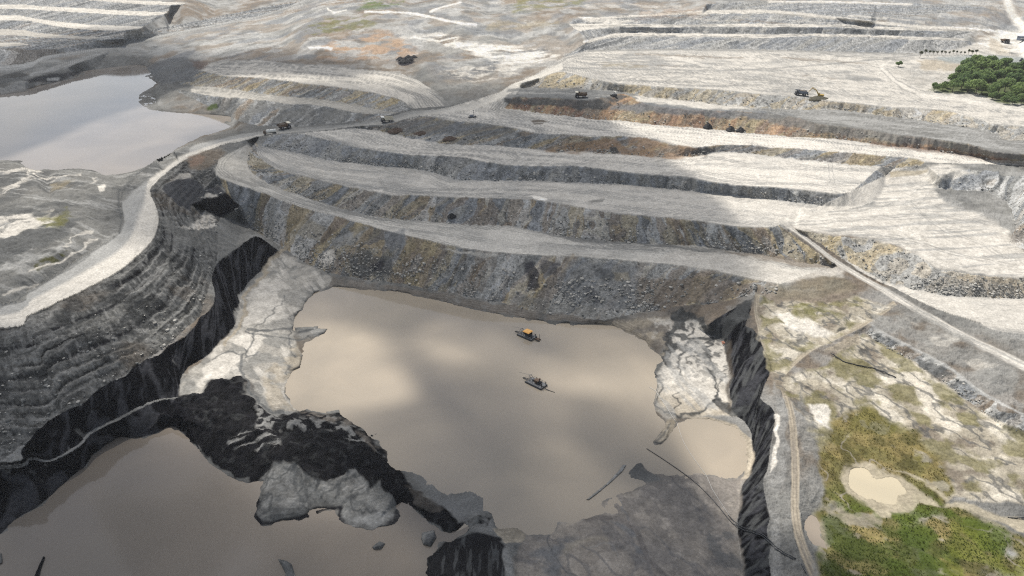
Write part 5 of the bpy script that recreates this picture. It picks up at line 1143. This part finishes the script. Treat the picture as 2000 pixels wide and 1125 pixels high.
# tipped heaps
def heap(name, px, r, h, mat, label, cat, group, sx=1.0, seed=0):
    g = ground_at(*px)
    bm = bmesh.new(); n, rings = 30, 9
    rr = random.Random(seed)
    ph = [rr.random() * 6 for _ in range(4)]
    top = bm.verts.new((0, 0, h)); prev = None
    for k in range(1, rings + 1):
        f_ = k / rings; ring = []
        for i in range(n):
            a = i / n * math.tau
            w = 1 + .12 * math.sin(2 * a + ph[0]) + .07 * math.sin(5 * a + ph[1])
            q = r * f_ * w
            z_ = h * (1 - f_ ** 1.25) - .6 * (f_ > .99) + (rr.random() - .5) * .16 * h * (f_ < .99)
            ring.append(bm.verts.new((q * math.cos(a) * sx + (rr.random() - .5) * .12 * r * .5, q * math.sin(a), z_)))
        for i in range(n):
            if prev: bm.faces.new((prev[i], ring[i], ring[(i + 1) % n], prev[(i + 1) % n]))
            else: bm.faces.new((top, ring[i], ring[(i + 1) % n]))
        prev = ring
    bmesh.ops.recalc_face_normals(bm, faces=bm.faces[:])
    me = bpy.data.meshes.new(name); bm.to_mesh(me); bm.free(); me.materials.append(mat)
    o = bpy.data.objects.new(name, me); COL.objects.link(o); o.location = g
    return tag(o, label, cat, group)
M_coalp = simple('coal_heap', (.02, .02, .022), .85, var=.5, scale=2)
M_brownp = simple('brown_clay_heap', (.085, .058, .042), .95, var=.45, scale=1.5)
G_ = 'tipped dark heaps on the terraces'
heap('coal_heap', (1383, 248), 3.6, 3.2, M_coalp, 'leftmost black heap at the foot of the orange slope', 'heap', G_, 1., 1)
heap('coal_heap', (1427, 254), 3.8, 3.2, M_coalp, 'middle black heap at the foot of the orange slope, touching its neighbour', 'heap', G_, 1.1, 2)
heap('coal_heap', (1446, 256), 3.6, 2.8, M_coalp, 'rightmost black heap at the foot of the orange slope', 'heap', G_, 1., 3)
heap('coal_heap', (882, 423), 2.6, 2.2, M_coalp, 'single black heap at the foot of the grey face above the ramp road', 'heap', G_, 1., 4)
for k, (a, b, r) in enumerate(((782, 118, 4.5), (791, 122, 5.5), (801, 118, 4.2), (808, 114, 3.6), (798, 113, 3.4))):
    heap('coal_heap', (a, b), r, r * .7, M_coalp, 'dark heap in the small cluster on the far grey flat', 'heap', 'cluster of dark heaps on the far flat', 1.2, 10 + k)
for k, (a, b, r, lb) in enumerate(((774, 256, 5.5, 'largest brown heap just below the cream haul truck'), (823, 261, 4.6, 'middle brown heap on the blue grey slope'), (878, 271, 4.4, 'reddish brown heap on the blue grey slope, farthest right of three'))):
    heap('clay_heap', (a, b), r, r * .45, M_brownp, lb, 'heap', 'brown heaps on the slope below the road', 1.3, 20 + k)
heap('spoil_heap', (1597, 193), 6.5, 2.2, simple('dark_olive_spoil', (.075, .068, .045), .95, var=.4, scale=2), 'dark olive spoil heap under the yellow excavator', 'heap', None, 1.4, 31)

# ------------------------------------------------------------------ trees
def leaf_material(name, c1, c2):
    m, nt, b = nmat(name)
    g = nt.nodes.new('ShaderNodeNewGeometry'); oi = nt.nodes.new('ShaderNodeObjectInfo')
    ad = nt.nodes.new('ShaderNodeMath'); ad.operation = 'ADD'
    nt.links.new(g.outputs['Random Per Island'], ad.inputs[0]); nt.links.new(oi.outputs['Random'], ad.inputs[1])
    hv = nt.nodes.new('ShaderNodeMath'); hv.operation = 'MULTIPLY'; hv.inputs[1].default_value = .5
    nt.links.new(ad.outputs[0], hv.inputs[0])
    r = nt.nodes.new('ShaderNodeValToRGB')
    r.color_ramp.elements[0].position = .2; r.color_ramp.elements[1].position = .8
    r.color_ramp.elements[0].color = (*c1, 1); r.color_ramp.elements[1].color = (*c2, 1)
    nt.links.new(hv.outputs[0], r.inputs['Fac']); nt.links.new(r.outputs['Color'], b.inputs['Base Color'])
    b.inputs['Roughness'].default_value = .65; b.inputs['Specular IOR Level'].default_value = .2
    tr = nt.nodes.new('ShaderNodeBsdfTranslucent'); nt.links.new(r.outputs['Color'], tr.inputs['Color'])
    mx = nt.nodes.new('ShaderNodeMixShader'); mx.inputs['Fac'].default_value = .5
    nt.links.new(b.outputs[0], mx.inputs[1]); nt.links.new(tr.outputs[0], mx.inputs[2])
    nt.links.new(mx.outputs[0], nt.nodes['Material Output'].inputs['Surface'])
    return m
M_leaf = leaf_material('grove_leaves', (.14, .215, .085), (.29, .38, .14))
M_leaf2 = leaf_material('young_tree_leaves', (.06, .07, .03), (.12, .13, .05))
M_bark = simple('tree_bark', (.13, .10, .075), .9)
def crown_mesh(name, n, rx, rz_, leaf, seed, mat, zc):
    r = np.random.default_rng(seed)
    nb = 9
    bc = r.normal(size=(nb, 3)); bc /= np.linalg.norm(bc, axis=1)[:, None]; bc *= (r.random(nb) ** .4)[:, None] * .75; bc[:, 2] = np.abs(bc[:, 2]) * .9 - .25
    br = .32 + r.random(nb) * .22
    k = r.integers(0, nb, n)
    d = r.normal(size=(n, 3)); d /= np.linalg.norm(d, axis=1)[:, None]
    p = bc[k] + d * (br[k] * (.6 + .45 * r.random(n)))[:, None]
    p = p * np.array([rx, rx, rz_]) + np.array([0, 0, zc])
    v = []; f = []
    for i in range(n):
        a = r.normal(size=3); a /= np.linalg.norm(a); b = np.cross(a, d[i] + .3 * r.normal(size=3)); b /= np.linalg.norm(b) + 1e-9
        s = leaf * (.6 + .8 * r.random())
        q = len(v); v += [p[i] - a * s, p[i] + b * s * .6, p[i] + a * s, p[i] - b * s * .6]; f.append((q, q + 1, q + 2, q + 3))
    me = bpy.data.meshes.new(name); me.from_pydata([tuple(x) for x in v], [], f); me.materials.append(mat)
    return me
def trunk_mesh(name, h, r0, seed):
    mb = MB(); rr = random.Random(seed)
    mb.cyl((0, 0, -.5), (.1, 0, h * .55), r0, 8, r0 * .65)
    for k in range(5):
        a = k / 5 * math.tau + rr.random(); l = h * (.3 + .2 * rr.random())
        mb.cyl((.1, 0, h * (.38 + .03 * k)), (math.cos(a) * l * .7, math.sin(a) * l * .7, h * .45 + l * .8), r0 * .5, 6, r0 * .12)
    bmesh.ops.recalc_face_normals(mb.bm, faces=mb.bm.faces[:])
    me = bpy.data.meshes.new(name); mb.bm.to_mesh(me); mb.bm.free(); me.materials.append(M_bark); return me
protos = []
for k in range(4):
    protos.append((crown_mesh('crown', 1500, 5.2, 4.6, .62, 50 + k, M_leaf, 6.2), trunk_mesh('trunk', 8, .3, 60 + k)))
small = [(crown_mesh('crown', 260, 1.5, 1.5, .32, 70 + k, M_leaf2, 3.6), trunk_mesh('trunk', 4.2, .12, 75 + k)) for k in range(3)]
def tree(name, loc, pr, s, label, group, rz):
    t = empty(name, loc, rz, label, 'tree', group); t.scale = (s, s, s)
    for nm, me in (('crown', pr[0]), ('trunk', pr[1])):
        o = bpy.data.objects.new(nm, me); COL.objects.link(o); o.parent = t
    return t
grove = [(1838, 172), (1850, 168), (1862, 160), (1872, 150), (1884, 143), (1890, 135), (1897, 128), (1906, 124), (1862, 175), (1876, 168), (1888, 160), (1900, 150), (1912, 140), (1922, 131), (1935, 126), (1950, 127), (1964, 129), (1890, 175), (1902, 168), (1914, 160), (1926, 150), (1938, 142), (1950, 138), (1965, 140), (1980, 140), (1994, 142), (1906, 181), (1918, 176), (1930, 168), (1944, 160), (1958, 153), (1974, 153), (1990, 156), (2006, 152), (2006, 138), (1934, 183), (1948, 180), (1960, 174), (1974, 168), (1990, 170), (2006, 168), (1940, 190), (1956, 191), (1970, 190), (1984, 187), (1999, 186), (2014, 184), (1962, 197), (1978, 198), (1994, 199), (2010, 199), (2028, 150), (2030, 170), (2032, 190), (1826, 173)]
rr = random.Random(5)
for a, b in grove:
    s = 1.0 + rr.random() * .45
    if a < 1855 or b > 188: s = .55 + .3 * rr.random()
    if b < 130: s *= .75
    tree('tree', ground_at(a + rr.uniform(-3, 3), b + rr.uniform(-1, 1) + 5), protos[rr.randrange(4)], s, 'leafy green tree in the dense grove at the right edge', 'trees of the dense grove at the right edge', rr.random() * 6)
row = [(1796, 113, 1.5), (1806, 108, 1.3), (1815, 107, 1.1), (1822, 107, 1.), (1830, 107, 1.), (1838, 107, 1.1), (1846, 107, 1.), (1854, 107, .9), (1861, 106, 1.), (1868, 106, .9), (1876, 106, .8), (1883, 108, .9), (1891, 106, 1.2), (1898, 107, 1.2), (1906, 108, 1.3)]
for a, b, s in row:
    tree('young_tree', ground_at(a, b + 1), small[rr.randrange(3)], s, 'young thin tree in the row along the pale yard road', 'row of young trees along the pale yard road', rr.random() * 6)
tree('tree', ground_at(1754, 131), protos[1], .6, 'single round bush like tree beside the curved white track', None, 0.)

# ------------------------------------------------------------------ scrub and grass of the swamp
def grass():
    r = np.random.default_rng(3)
    V_, F_, CL = [], [], []
    zones = [("1640 820 1690 800 1740 830 1790 840 1800 870 1840 900 1860 955 1890 1000 2000 1050 2120 1100 2120 1230 1640 1230 1600 1120 1620 1060 1598 980 1605 880", 13000, 1.0),
             ("1480 600 1640 600 1560 700 1690 655 1790 712 1940 820 2120 880 2120 1000 1985 985 1850 970 1800 920 1620 900 1560 800", 2600, .6)]
    pools = [np.array(pts2(q)) for q in ("1655 905 1640 940 1650 960 1700 985 1735 1012 1790 1000 1790 985 1775 960 1720 915 1690 905", "1570 1000 1605 1000 1622 1080 1568 1060")]
    def inside(P, x, y):
        c = np.zeros(len(x), bool)
        for k in range(len(P)):
            a = P[k]; b = P[(k + 1) % len(P)]
            if a[1] == b[1]: continue
            c ^= ((a[1] > y) != (b[1] > y)) & (x < (b[0] - a[0]) * (y - a[1]) / (b[1] - a[1]) + a[0])
        return c
    for zs, n, sc in zones:
        P = np.array(pts2(zs))
        x = r.uniform(P[:, 0].min(), P[:, 0].max(), n * 4); y = r.uniform(P[:, 1].min(), P[:, 1].max(), n * 4)
        ok = inside(P, x, y)
        for q in pools: ok &= ~inside(q, x, y)
        x = x[ok]; y = y[ok]
        i = np.clip(((x - gx[0]) / STEP).astype(int), 0, NX - 1); j = np.clip(((y - gy[0]) / STEP).astype(int), 0, NY - 1)
        dens = fbm(GX[j, i] / 10, GY[j, i] / 10, 4, 222 if sc > .9 else 213)
        ch = np.abs(fbm(GX[j, i] / 11, GY[j, i] / 11, 3, 223) - .5)
        olive = col[j, i, 1] > col[j, i, 2] * (1.55 if sc > .9 else 1.75)
        keep = olive & (ch > .012) & (r.random(len(x)) < sstep(.25, .6, dens) + .2)
        x, y, i, j = x[keep][:n], y[keep][:n], i[keep][:n], j[keep][:n]
        tone = fbm(GX[j, i] / 22, GY[j, i] / 22, 3, 333)
        for k in range(len(x)):
            bx, by, bz = GX[j[k], i[k]], GY[j[k], i[k]], ZZ[j[k], i[k]]
            s = sc * (.14 + .36 * r.random() ** 2)
            low = np.clip((y[k] - 900) / 120, 0, 1)
            g = np.clip((tone[k] - .4) * 3.2 + .45 * low - .1 + r.normal() * .12, 0, 1)
            c = np.array([.17, .145, .055]) * (1 - g) + np.array([.082, .105, .024]) * g
            c = c * (1.0 + .7 * r.random())
            for q in range(7):
                a = r.random() * math.tau; t = .5 + r.random() * .6
                d = np.array([math.cos(a), math.sin(a), 0]); e = np.array([-d[1], d[0], 0])
                o = np.array([bx, by, bz - .08]) + d * r.random() * s * .5
                tip = o + d * s * .55 * r.random() + np.array([0, 0, s * t])
                b_ = len(V_)
                V_ += [o - e * s * .2, o + e * s * .2, tip + e * s * .1, tip - e * s * .1]
                F_.append((b_, b_ + 1, b_ + 2, b_ + 3)); CL += [(*c, 1)] * 4
    me = bpy.data.meshes.new('swamp_grass'); me.from_pydata([tuple(map(float, v)) for v in V_], [], F_)
    at = me.attributes.new('Col', 'FLOAT_COLOR', 'POINT'); at.data.foreach_set('color', np.array(CL, np.float32).ravel())
    m, nt, b = nmat('grass_blades'); a = nt.nodes.new('ShaderNodeAttribute'); a.attribute_name = 'Col'
    nt.links.new(a.outputs['Color'], b.inputs['Base Color']); b.inputs['Roughness'].default_value = .8; b.inputs['Specular IOR Level'].default_value = .1
    tr = nt.nodes.new('ShaderNodeBsdfTranslucent'); nt.links.new(a.outputs['Color'], tr.inputs['Color'])
    mx = nt.nodes.new('ShaderNodeMixShader'); mx.inputs['Fac'].default_value = .6
    nt.links.new(b.outputs[0], mx.inputs[1]); nt.links.new(tr.outputs[0], mx.inputs[2]); nt.links.new(mx.outputs[0], nt.nodes['Material Output'].inputs['Surface'])
    me.materials.append(m)
    o = bpy.data.objects.new('swamp_grass', me); COL.objects.link(o)
    tag(o, 'olive and green grass tufts covering the swampy ground at the lower right', 'grass', kind='stuff')
grass()

# ------------------------------------------------------------------ fallen stones along the feet of the faces
def rubble():
    r = np.random.default_rng(9)
    base = bmesh.new(); bmesh.ops.create_icosphere(base, subdivisions=1, radius=1.0)
    bv = np.array([v.co for v in base.verts]); bf = np.array([[v.index for v in f.verts] for f in base.faces]); base.free()
    cand = []
    for nme, n, vlo, smax in (('F1', 3200, .3, 1.1), ('F2', 1800, .35, 1.0), ('F3', 1700, .4, 1.0), ('RUB', 1500, .05, .8), ('DUMP', 500, .2, .8), ('F4', 700, .4, 1.0), ('F6', 600, .3, 1.1), ('F5', 500, .2, 1.0), ('WALL', 700, .2, .9), ('RB2', 250, .2, .5)):
        j, i = np.where((SIDi == STR[nme]) & (SV > vlo) & (PX > -60) & (PX < 2060))
        w = SV[j, i] ** 2 * sstep(.4, .65, n_mid[j, i]) + .05
        k = r.choice(len(j), min(n, len(j)), p=w / w.sum(), replace=False)
        s = .18 + (smax * .75) * r.random(len(k)) ** 4
        cand.append((j[k], i[k], s))
    j = np.concatenate([c[0] for c in cand]); i = np.concatenate([c[1] for c in cand]); s = np.concatenate([c[2] for c in cand])
    n = len(j)
    sc = s[:, None] * (.6 + .8 * r.random((n, 3))); sc[:, 2] *= .7
    ang = r.random(n) * math.tau
    P = bv[None] * (1 + (r.random((n, len(bv), 1)) - .5) * .5) * sc[:, None, :]
    x = P[..., 0] * np.cos(ang)[:, None] - P[..., 1] * np.sin(ang)[:, None]; y = P[..., 0] * np.sin(ang)[:, None] + P[..., 1] * np.cos(ang)[:, None]
    P = np.stack([x + GX[j, i][:, None], y + GY[j, i][:, None], P[..., 2] + ZZ[j, i][:, None] + .1 * s[:, None]], -1)
    Fc = (bf[None] + (np.arange(n) * len(bv))[:, None, None]).reshape(-1, 3)
    me = bpy.data.meshes.new('fallen_stones'); me.from_pydata(P.reshape(-1, 3).tolist(), [], Fc.tolist())
    c = np.where((r.random(n) < .55)[:, None], np.array([[.40, .385, .35]]), np.array([[.2, .2, .19]])) * (.7 + .6 * r.random((n, 1)))
    c = np.concatenate([c, np.ones((n, 1))], 1)
    at = me.attributes.new('Col', 'FLOAT_COLOR', 'POINT'); at.data.foreach_set('color', np.repeat(c, len(bv), 0).astype(np.float32).ravel())
    me.materials.append(MG)
    o = bpy.data.objects.new('fallen_stones', me); COL.objects.link(o)
    tag(o, 'loose pale and grey stones fallen along the feet of the bench faces', 'stones', kind='stuff')
rubble()

# ------------------------------------------------------------------ sun, sky, clouds, air
SUN_EL = math.radians(57.0); SUN_AZ = math.radians(-28.0)      # azimuth from +Y, negative to the left
sd = Vector((math.sin(SUN_AZ) * math.cos(SUN_EL), math.cos(SUN_AZ) * math.cos(SUN_EL), math.sin(SUN_EL)))
ld = bpy.data.lights.new('sun', 'SUN'); ld.energy = 4.3; ld.angle = math.radians(.53); ld.color = (1.0, .948, .87)
lo = bpy.data.objects.new('sun', ld); COL.objects.link(lo); lo.rotation_euler = (-sd).to_track_quat('-Z', 'Y').to_euler(); lo.location = (0, 0, 400)

W = bpy.data.worlds.new('World'); S.world = W; W.use_nodes = True
nt = W.node_tree; bg = nt.nodes['Background']
sky = nt.nodes.new('ShaderNodeTexSky'); sky.sky_type = 'NISHITA'; sky.sun_disc = False
sky.sun_elevation = SUN_EL; sky.sun_rotation = SUN_AZ; sky.dust_density = 1.0; sky.air_density = 1.0; sky.altitude = 100
# broken cloud over the whole sky
tc = nt.nodes.new('ShaderNodeTexCoord'); mp = nt.nodes.new('ShaderNodeMapping'); mp.inputs['Scale'].default_value = (1, 1, 2.2)
nz = nt.nodes.new('ShaderNodeTexNoise'); nz.inputs['Scale'].default_value = 3.2; nz.inputs['Detail'].default_value = 7; nz.inputs['Roughness'].default_value = .55; nz.inputs['Distortion'].default_value = .4
nt.links.new(tc.outputs['Generated'], mp.inputs['Vector']); nt.links.new(mp.outputs['Vector'], nz.inputs['Vector'])
cr = nt.nodes.new('ShaderNodeValToRGB'); cr.color_ramp.elements[0].position = .33; cr.color_ramp.elements[1].position = .6
nt.links.new(nz.outputs['Fac'], cr.inputs['Fac'])
bw = nt.nodes.new('ShaderNodeRGBToBW'); nt.links.new(sky.outputs[0], bw.inputs['Color'])
ml = nt.nodes.new('ShaderNodeMath'); ml.operation = 'MULTIPLY'; ml.inputs[1].default_value = 1.45; nt.links.new(bw.outputs[0], ml.inputs[0])
mxs = nt.nodes.new('ShaderNodeMix'); mxs.data_type = 'RGBA'
nt.links.new(cr.outputs['Color'], mxs.inputs['Factor']); nt.links.new(sky.outputs[0], mxs.inputs['A']); nt.links.new(ml.outputs[0], mxs.inputs['B'])
nt.links.new(mxs.outputs['Result'], bg.inputs['Color'])
bg.inputs['Strength'].default_value = .115

def cloud(name, outline, sigma, thick, base, feather, seed, gaps=()):
    """a cumulus with a level base: outline given by where its shadow falls on the ground"""
    P = np.array(pts2(outline))
    g = np.array([unproj(x, y, 15.0)[:2] for x, y in P])
    h = base - 15.0
    k = h / sd.z
    g = g + np.array([sd.x, sd.y]) * k
    x0, y0 = g.min(0) - feather; x1, y1 = g.max(0) + feather
    st = feather / 5.0
    xs = np.arange(x0, x1 + st, st); ys = np.arange(y0, y1 + st, st)
    X, Y = np.meshgrid(xs, ys)
    Xw = X + (fbm(X / (feather * 2.2), Y / (feather * 2.2), 4, seed) - .5) * feather * 1.8; Yw = Y + (fbm(X / (feather * 2.2), Y / (feather * 2.2), 4, seed + 9) - .5) * feather * 1.8
    ins = np.zeros(X.shape, bool); D = np.full(X.shape, 1e18)
    for q in range(len(g)):
        a = g[q]; b = g[(q + 1) % len(g)]
        if a[1] != b[1]: ins ^= ((a[1] > Yw) != (b[1] > Yw)) & (Xw < (b[0] - a[0]) * (Yw - a[1]) / (b[1] - a[1]) + a[0])
        d = b - a; t = np.clip(((Xw - a[0]) * d[0] + (Yw - a[1]) * d[1]) / (d @ d + 1e-9), 0, 1)
        D = np.minimum(D, (Xw - a[0] - d[0] * t) ** 2 + (Yw - a[1] - d[1] * t) ** 2)
    sdist = np.where(ins, np.sqrt(D), -np.sqrt(D))
    T = sstep(-feather * .5, feather, sdist) * (.65 + .7 * fbm(X / (feather * 1.6), Y / (feather * 1.6), 5, seed + 3)) * thick
    for gx_, gy_, ra, rb, dp, *gz in gaps:                     # thin places and gaps where the sun comes through
        gz = gz[0] if gz else 2.0
        q = np.array(unproj(gx_, gy_, gz)[:2], float) + np.array([sd.x, sd.y]) * ((base - gz) / sd.z)
        e = ((Xw - q[0]) / (ra * .74)) ** 2 + ((Yw - q[1]) / (rb * .74)) ** 2
        T = T * (1 - dp * np.exp(-e ** 3))
    keep = T > .4
    idx = -np.ones(X.shape, int); idx[keep] = np.arange(keep.sum())
    n = keep.sum()
    # bands of the grid where all four corners are inside
    V_ = np.concatenate([np.stack([X[keep], Y[keep], np.full(n, base) - T[keep] * .25], 1), np.stack([X[keep], Y[keep], base + T[keep]], 1)])
    F_ = []
    cell = keep[:-1, :-1] & keep[1:, :-1] & keep[:-1, 1:] & keep[1:, 1:]
    edges = {}
    for j, i in zip(*np.where(cell)):
        a, b, c, d = idx[j, i], idx[j, i + 1], idx[j + 1, i + 1], idx[j + 1, i]
        F_.append((a + n, b + n, c + n, d + n)); F_.append((d, c, b, a))
        for e in ((a, b), (b, c), (c, d), (d, a)):
            if (e[1], e[0]) in edges: del edges[(e[1], e[0])]
            else: edges[e] = 1
    for a, b in edges: F_.append((a, b, b + n, a + n))
    me = bpy.data.meshes.new(name); me.from_pydata(V_.tolist(), [], [tuple(int(q) for q in f) for f in F_])
    bm = bmesh.new(); bm.from_mesh(me)
    loose = [v for v in bm.verts if not v.link_faces]; bmesh.ops.delete(bm, geom=loose, context='VERTS')
    bmesh.ops.recalc_face_normals(bm, faces=bm.faces[:]); bm.to_mesh(me); bm.free()
    m = bpy.data.materials.new('cloud_vapour'); m.use_nodes = True; t_ = m.node_tree
    t_.nodes.remove(t_.nodes['Principled BSDF'])
    pv = t_.nodes.new('ShaderNodeVolumePrincipled'); pv.inputs['Color'].default_value = (1, 1, 1, 1); pv.inputs['Density'].default_value = sigma; pv.inputs['Anisotropy'].default_value = .35
    t_.links.new(pv.outputs[0], t_.nodes['Material Output'].inputs['Volume'])
    me.materials.append(m)
    o = bpy.data.objects.new(name, me); COL.objects.link(o); o['kind'] = 'structure'
    return o
CLOUDS = [
 ('250 470 330 400 400 310 480 285 640 258 800 258 950 272 1080 272 1190 292 1240 330 1300 380 1370 430 1420 480 1440 540 1390 600 1250 625 1000 630 850 600 700 560 600 520 500 500 430 520 330 620 200 700 100 760 -100 900 -350 800 -350 680 20 640 150 570 230 520', .0095, 110),
 ('-350 800 150 730 300 700 380 735 480 760 545 830 640 880 760 900 900 920 1040 940 1180 950 1290 965 1400 990 1530 990 1590 1020 1640 1060 1720 1080 1850 1130 1900 1400 -350 1400', .02, 120),
 ('540 560 650 545 760 550 900 580 1000 600 1200 625 1320 640 1330 700 1310 800 1300 850 1360 930 1300 1000 1150 960 1040 955 960 940 860 920 780 890 680 840 600 800 540 740', .026, 100),
 ('-400 330 -400 150 0 150 160 130 300 120 380 130 430 165 560 178 700 205 740 232 600 235 500 225 330 215 240 250 100 310 0 345 -200 360', .012, 90),
]
ALLGAPS = [(225, 480, 55, 55, 1, 36), (130, 540, 50, 34, .9, 36), (560, 640, 34, 34, .75), (500, 690, 30, 30, .6), (640, 690, 44, 62, 1), (720, 765, 36, 32, 1), (900, 655, 62, 34, 1), (1180, 700, 66, 40, 1), (1262, 690, 44, 44, 1), (690, 572, 90, 26, .9), (1020, 830, 38, 30, .9), (1130, 890, 30, 16, .5), (1400, 870, 46, 44, 1), (1350, 730, 50, 60, .9), (330, 300, 90, 34, 1, 30), (60, 440, 70, 60, .7, 40)]
for k, (o_, sg, th) in enumerate(CLOUDS):
    cloud('cloud', o_, sg, th, 950.0 + 130 * k, 28.0, 500 + 10 * k, ALLGAPS)

def haze(density):
    mb = MB(); mb.box((0, 6000, 95), (17000, 13000, 230))
    m = bpy.data.materials.new('haze_air'); m.use_nodes = True; t_ = m.node_tree
    t_.nodes.remove(t_.nodes['Principled BSDF'])
    pv = t_.nodes.new('ShaderNodeVolumePrincipled'); pv.inputs['Color'].default_value = (.93, .96, 1, 1); pv.inputs['Density'].default_value = density; pv.inputs['Anisotropy'].default_value = .2
    t_.links.new(pv.outputs[0], t_.nodes['Material Output'].inputs['Volume'])
    o = mb.build('haze', m); o['kind'] = 'stuff'
    return o
haze(.000065)

# ------------------------------------------------------------------ camera and render settings
cam = bpy.data.cameras.new('camera'); co = bpy.data.objects.new('camera', cam); COL.objects.link(co)
cam.sensor_width = 36.0; cam.lens = 36.0 * F / 2000.0; cam.clip_start = 1.0; cam.clip_end = 30000.0
co.location = (0, 0, HC); co.rotation_euler = (math.radians(90) - PITCH, 0, 0)
S.camera = co
S.render.engine = 'CYCLES'
S.view_settings.view_transform = 'Standard'; S.view_settings.look = 'None'; S.view_settings.exposure = 0.25; S.view_settings.gamma = 1.0
S.cycles.max_bounces = 4; S.cycles.diffuse_bounces = 2; S.cycles.glossy_bounces = 2; S.cycles.transparent_max_bounces = 12; S.cycles.volume_bounces = 0
S.cycles.use_denoising = False
S.cycles.filter_width = 1.15
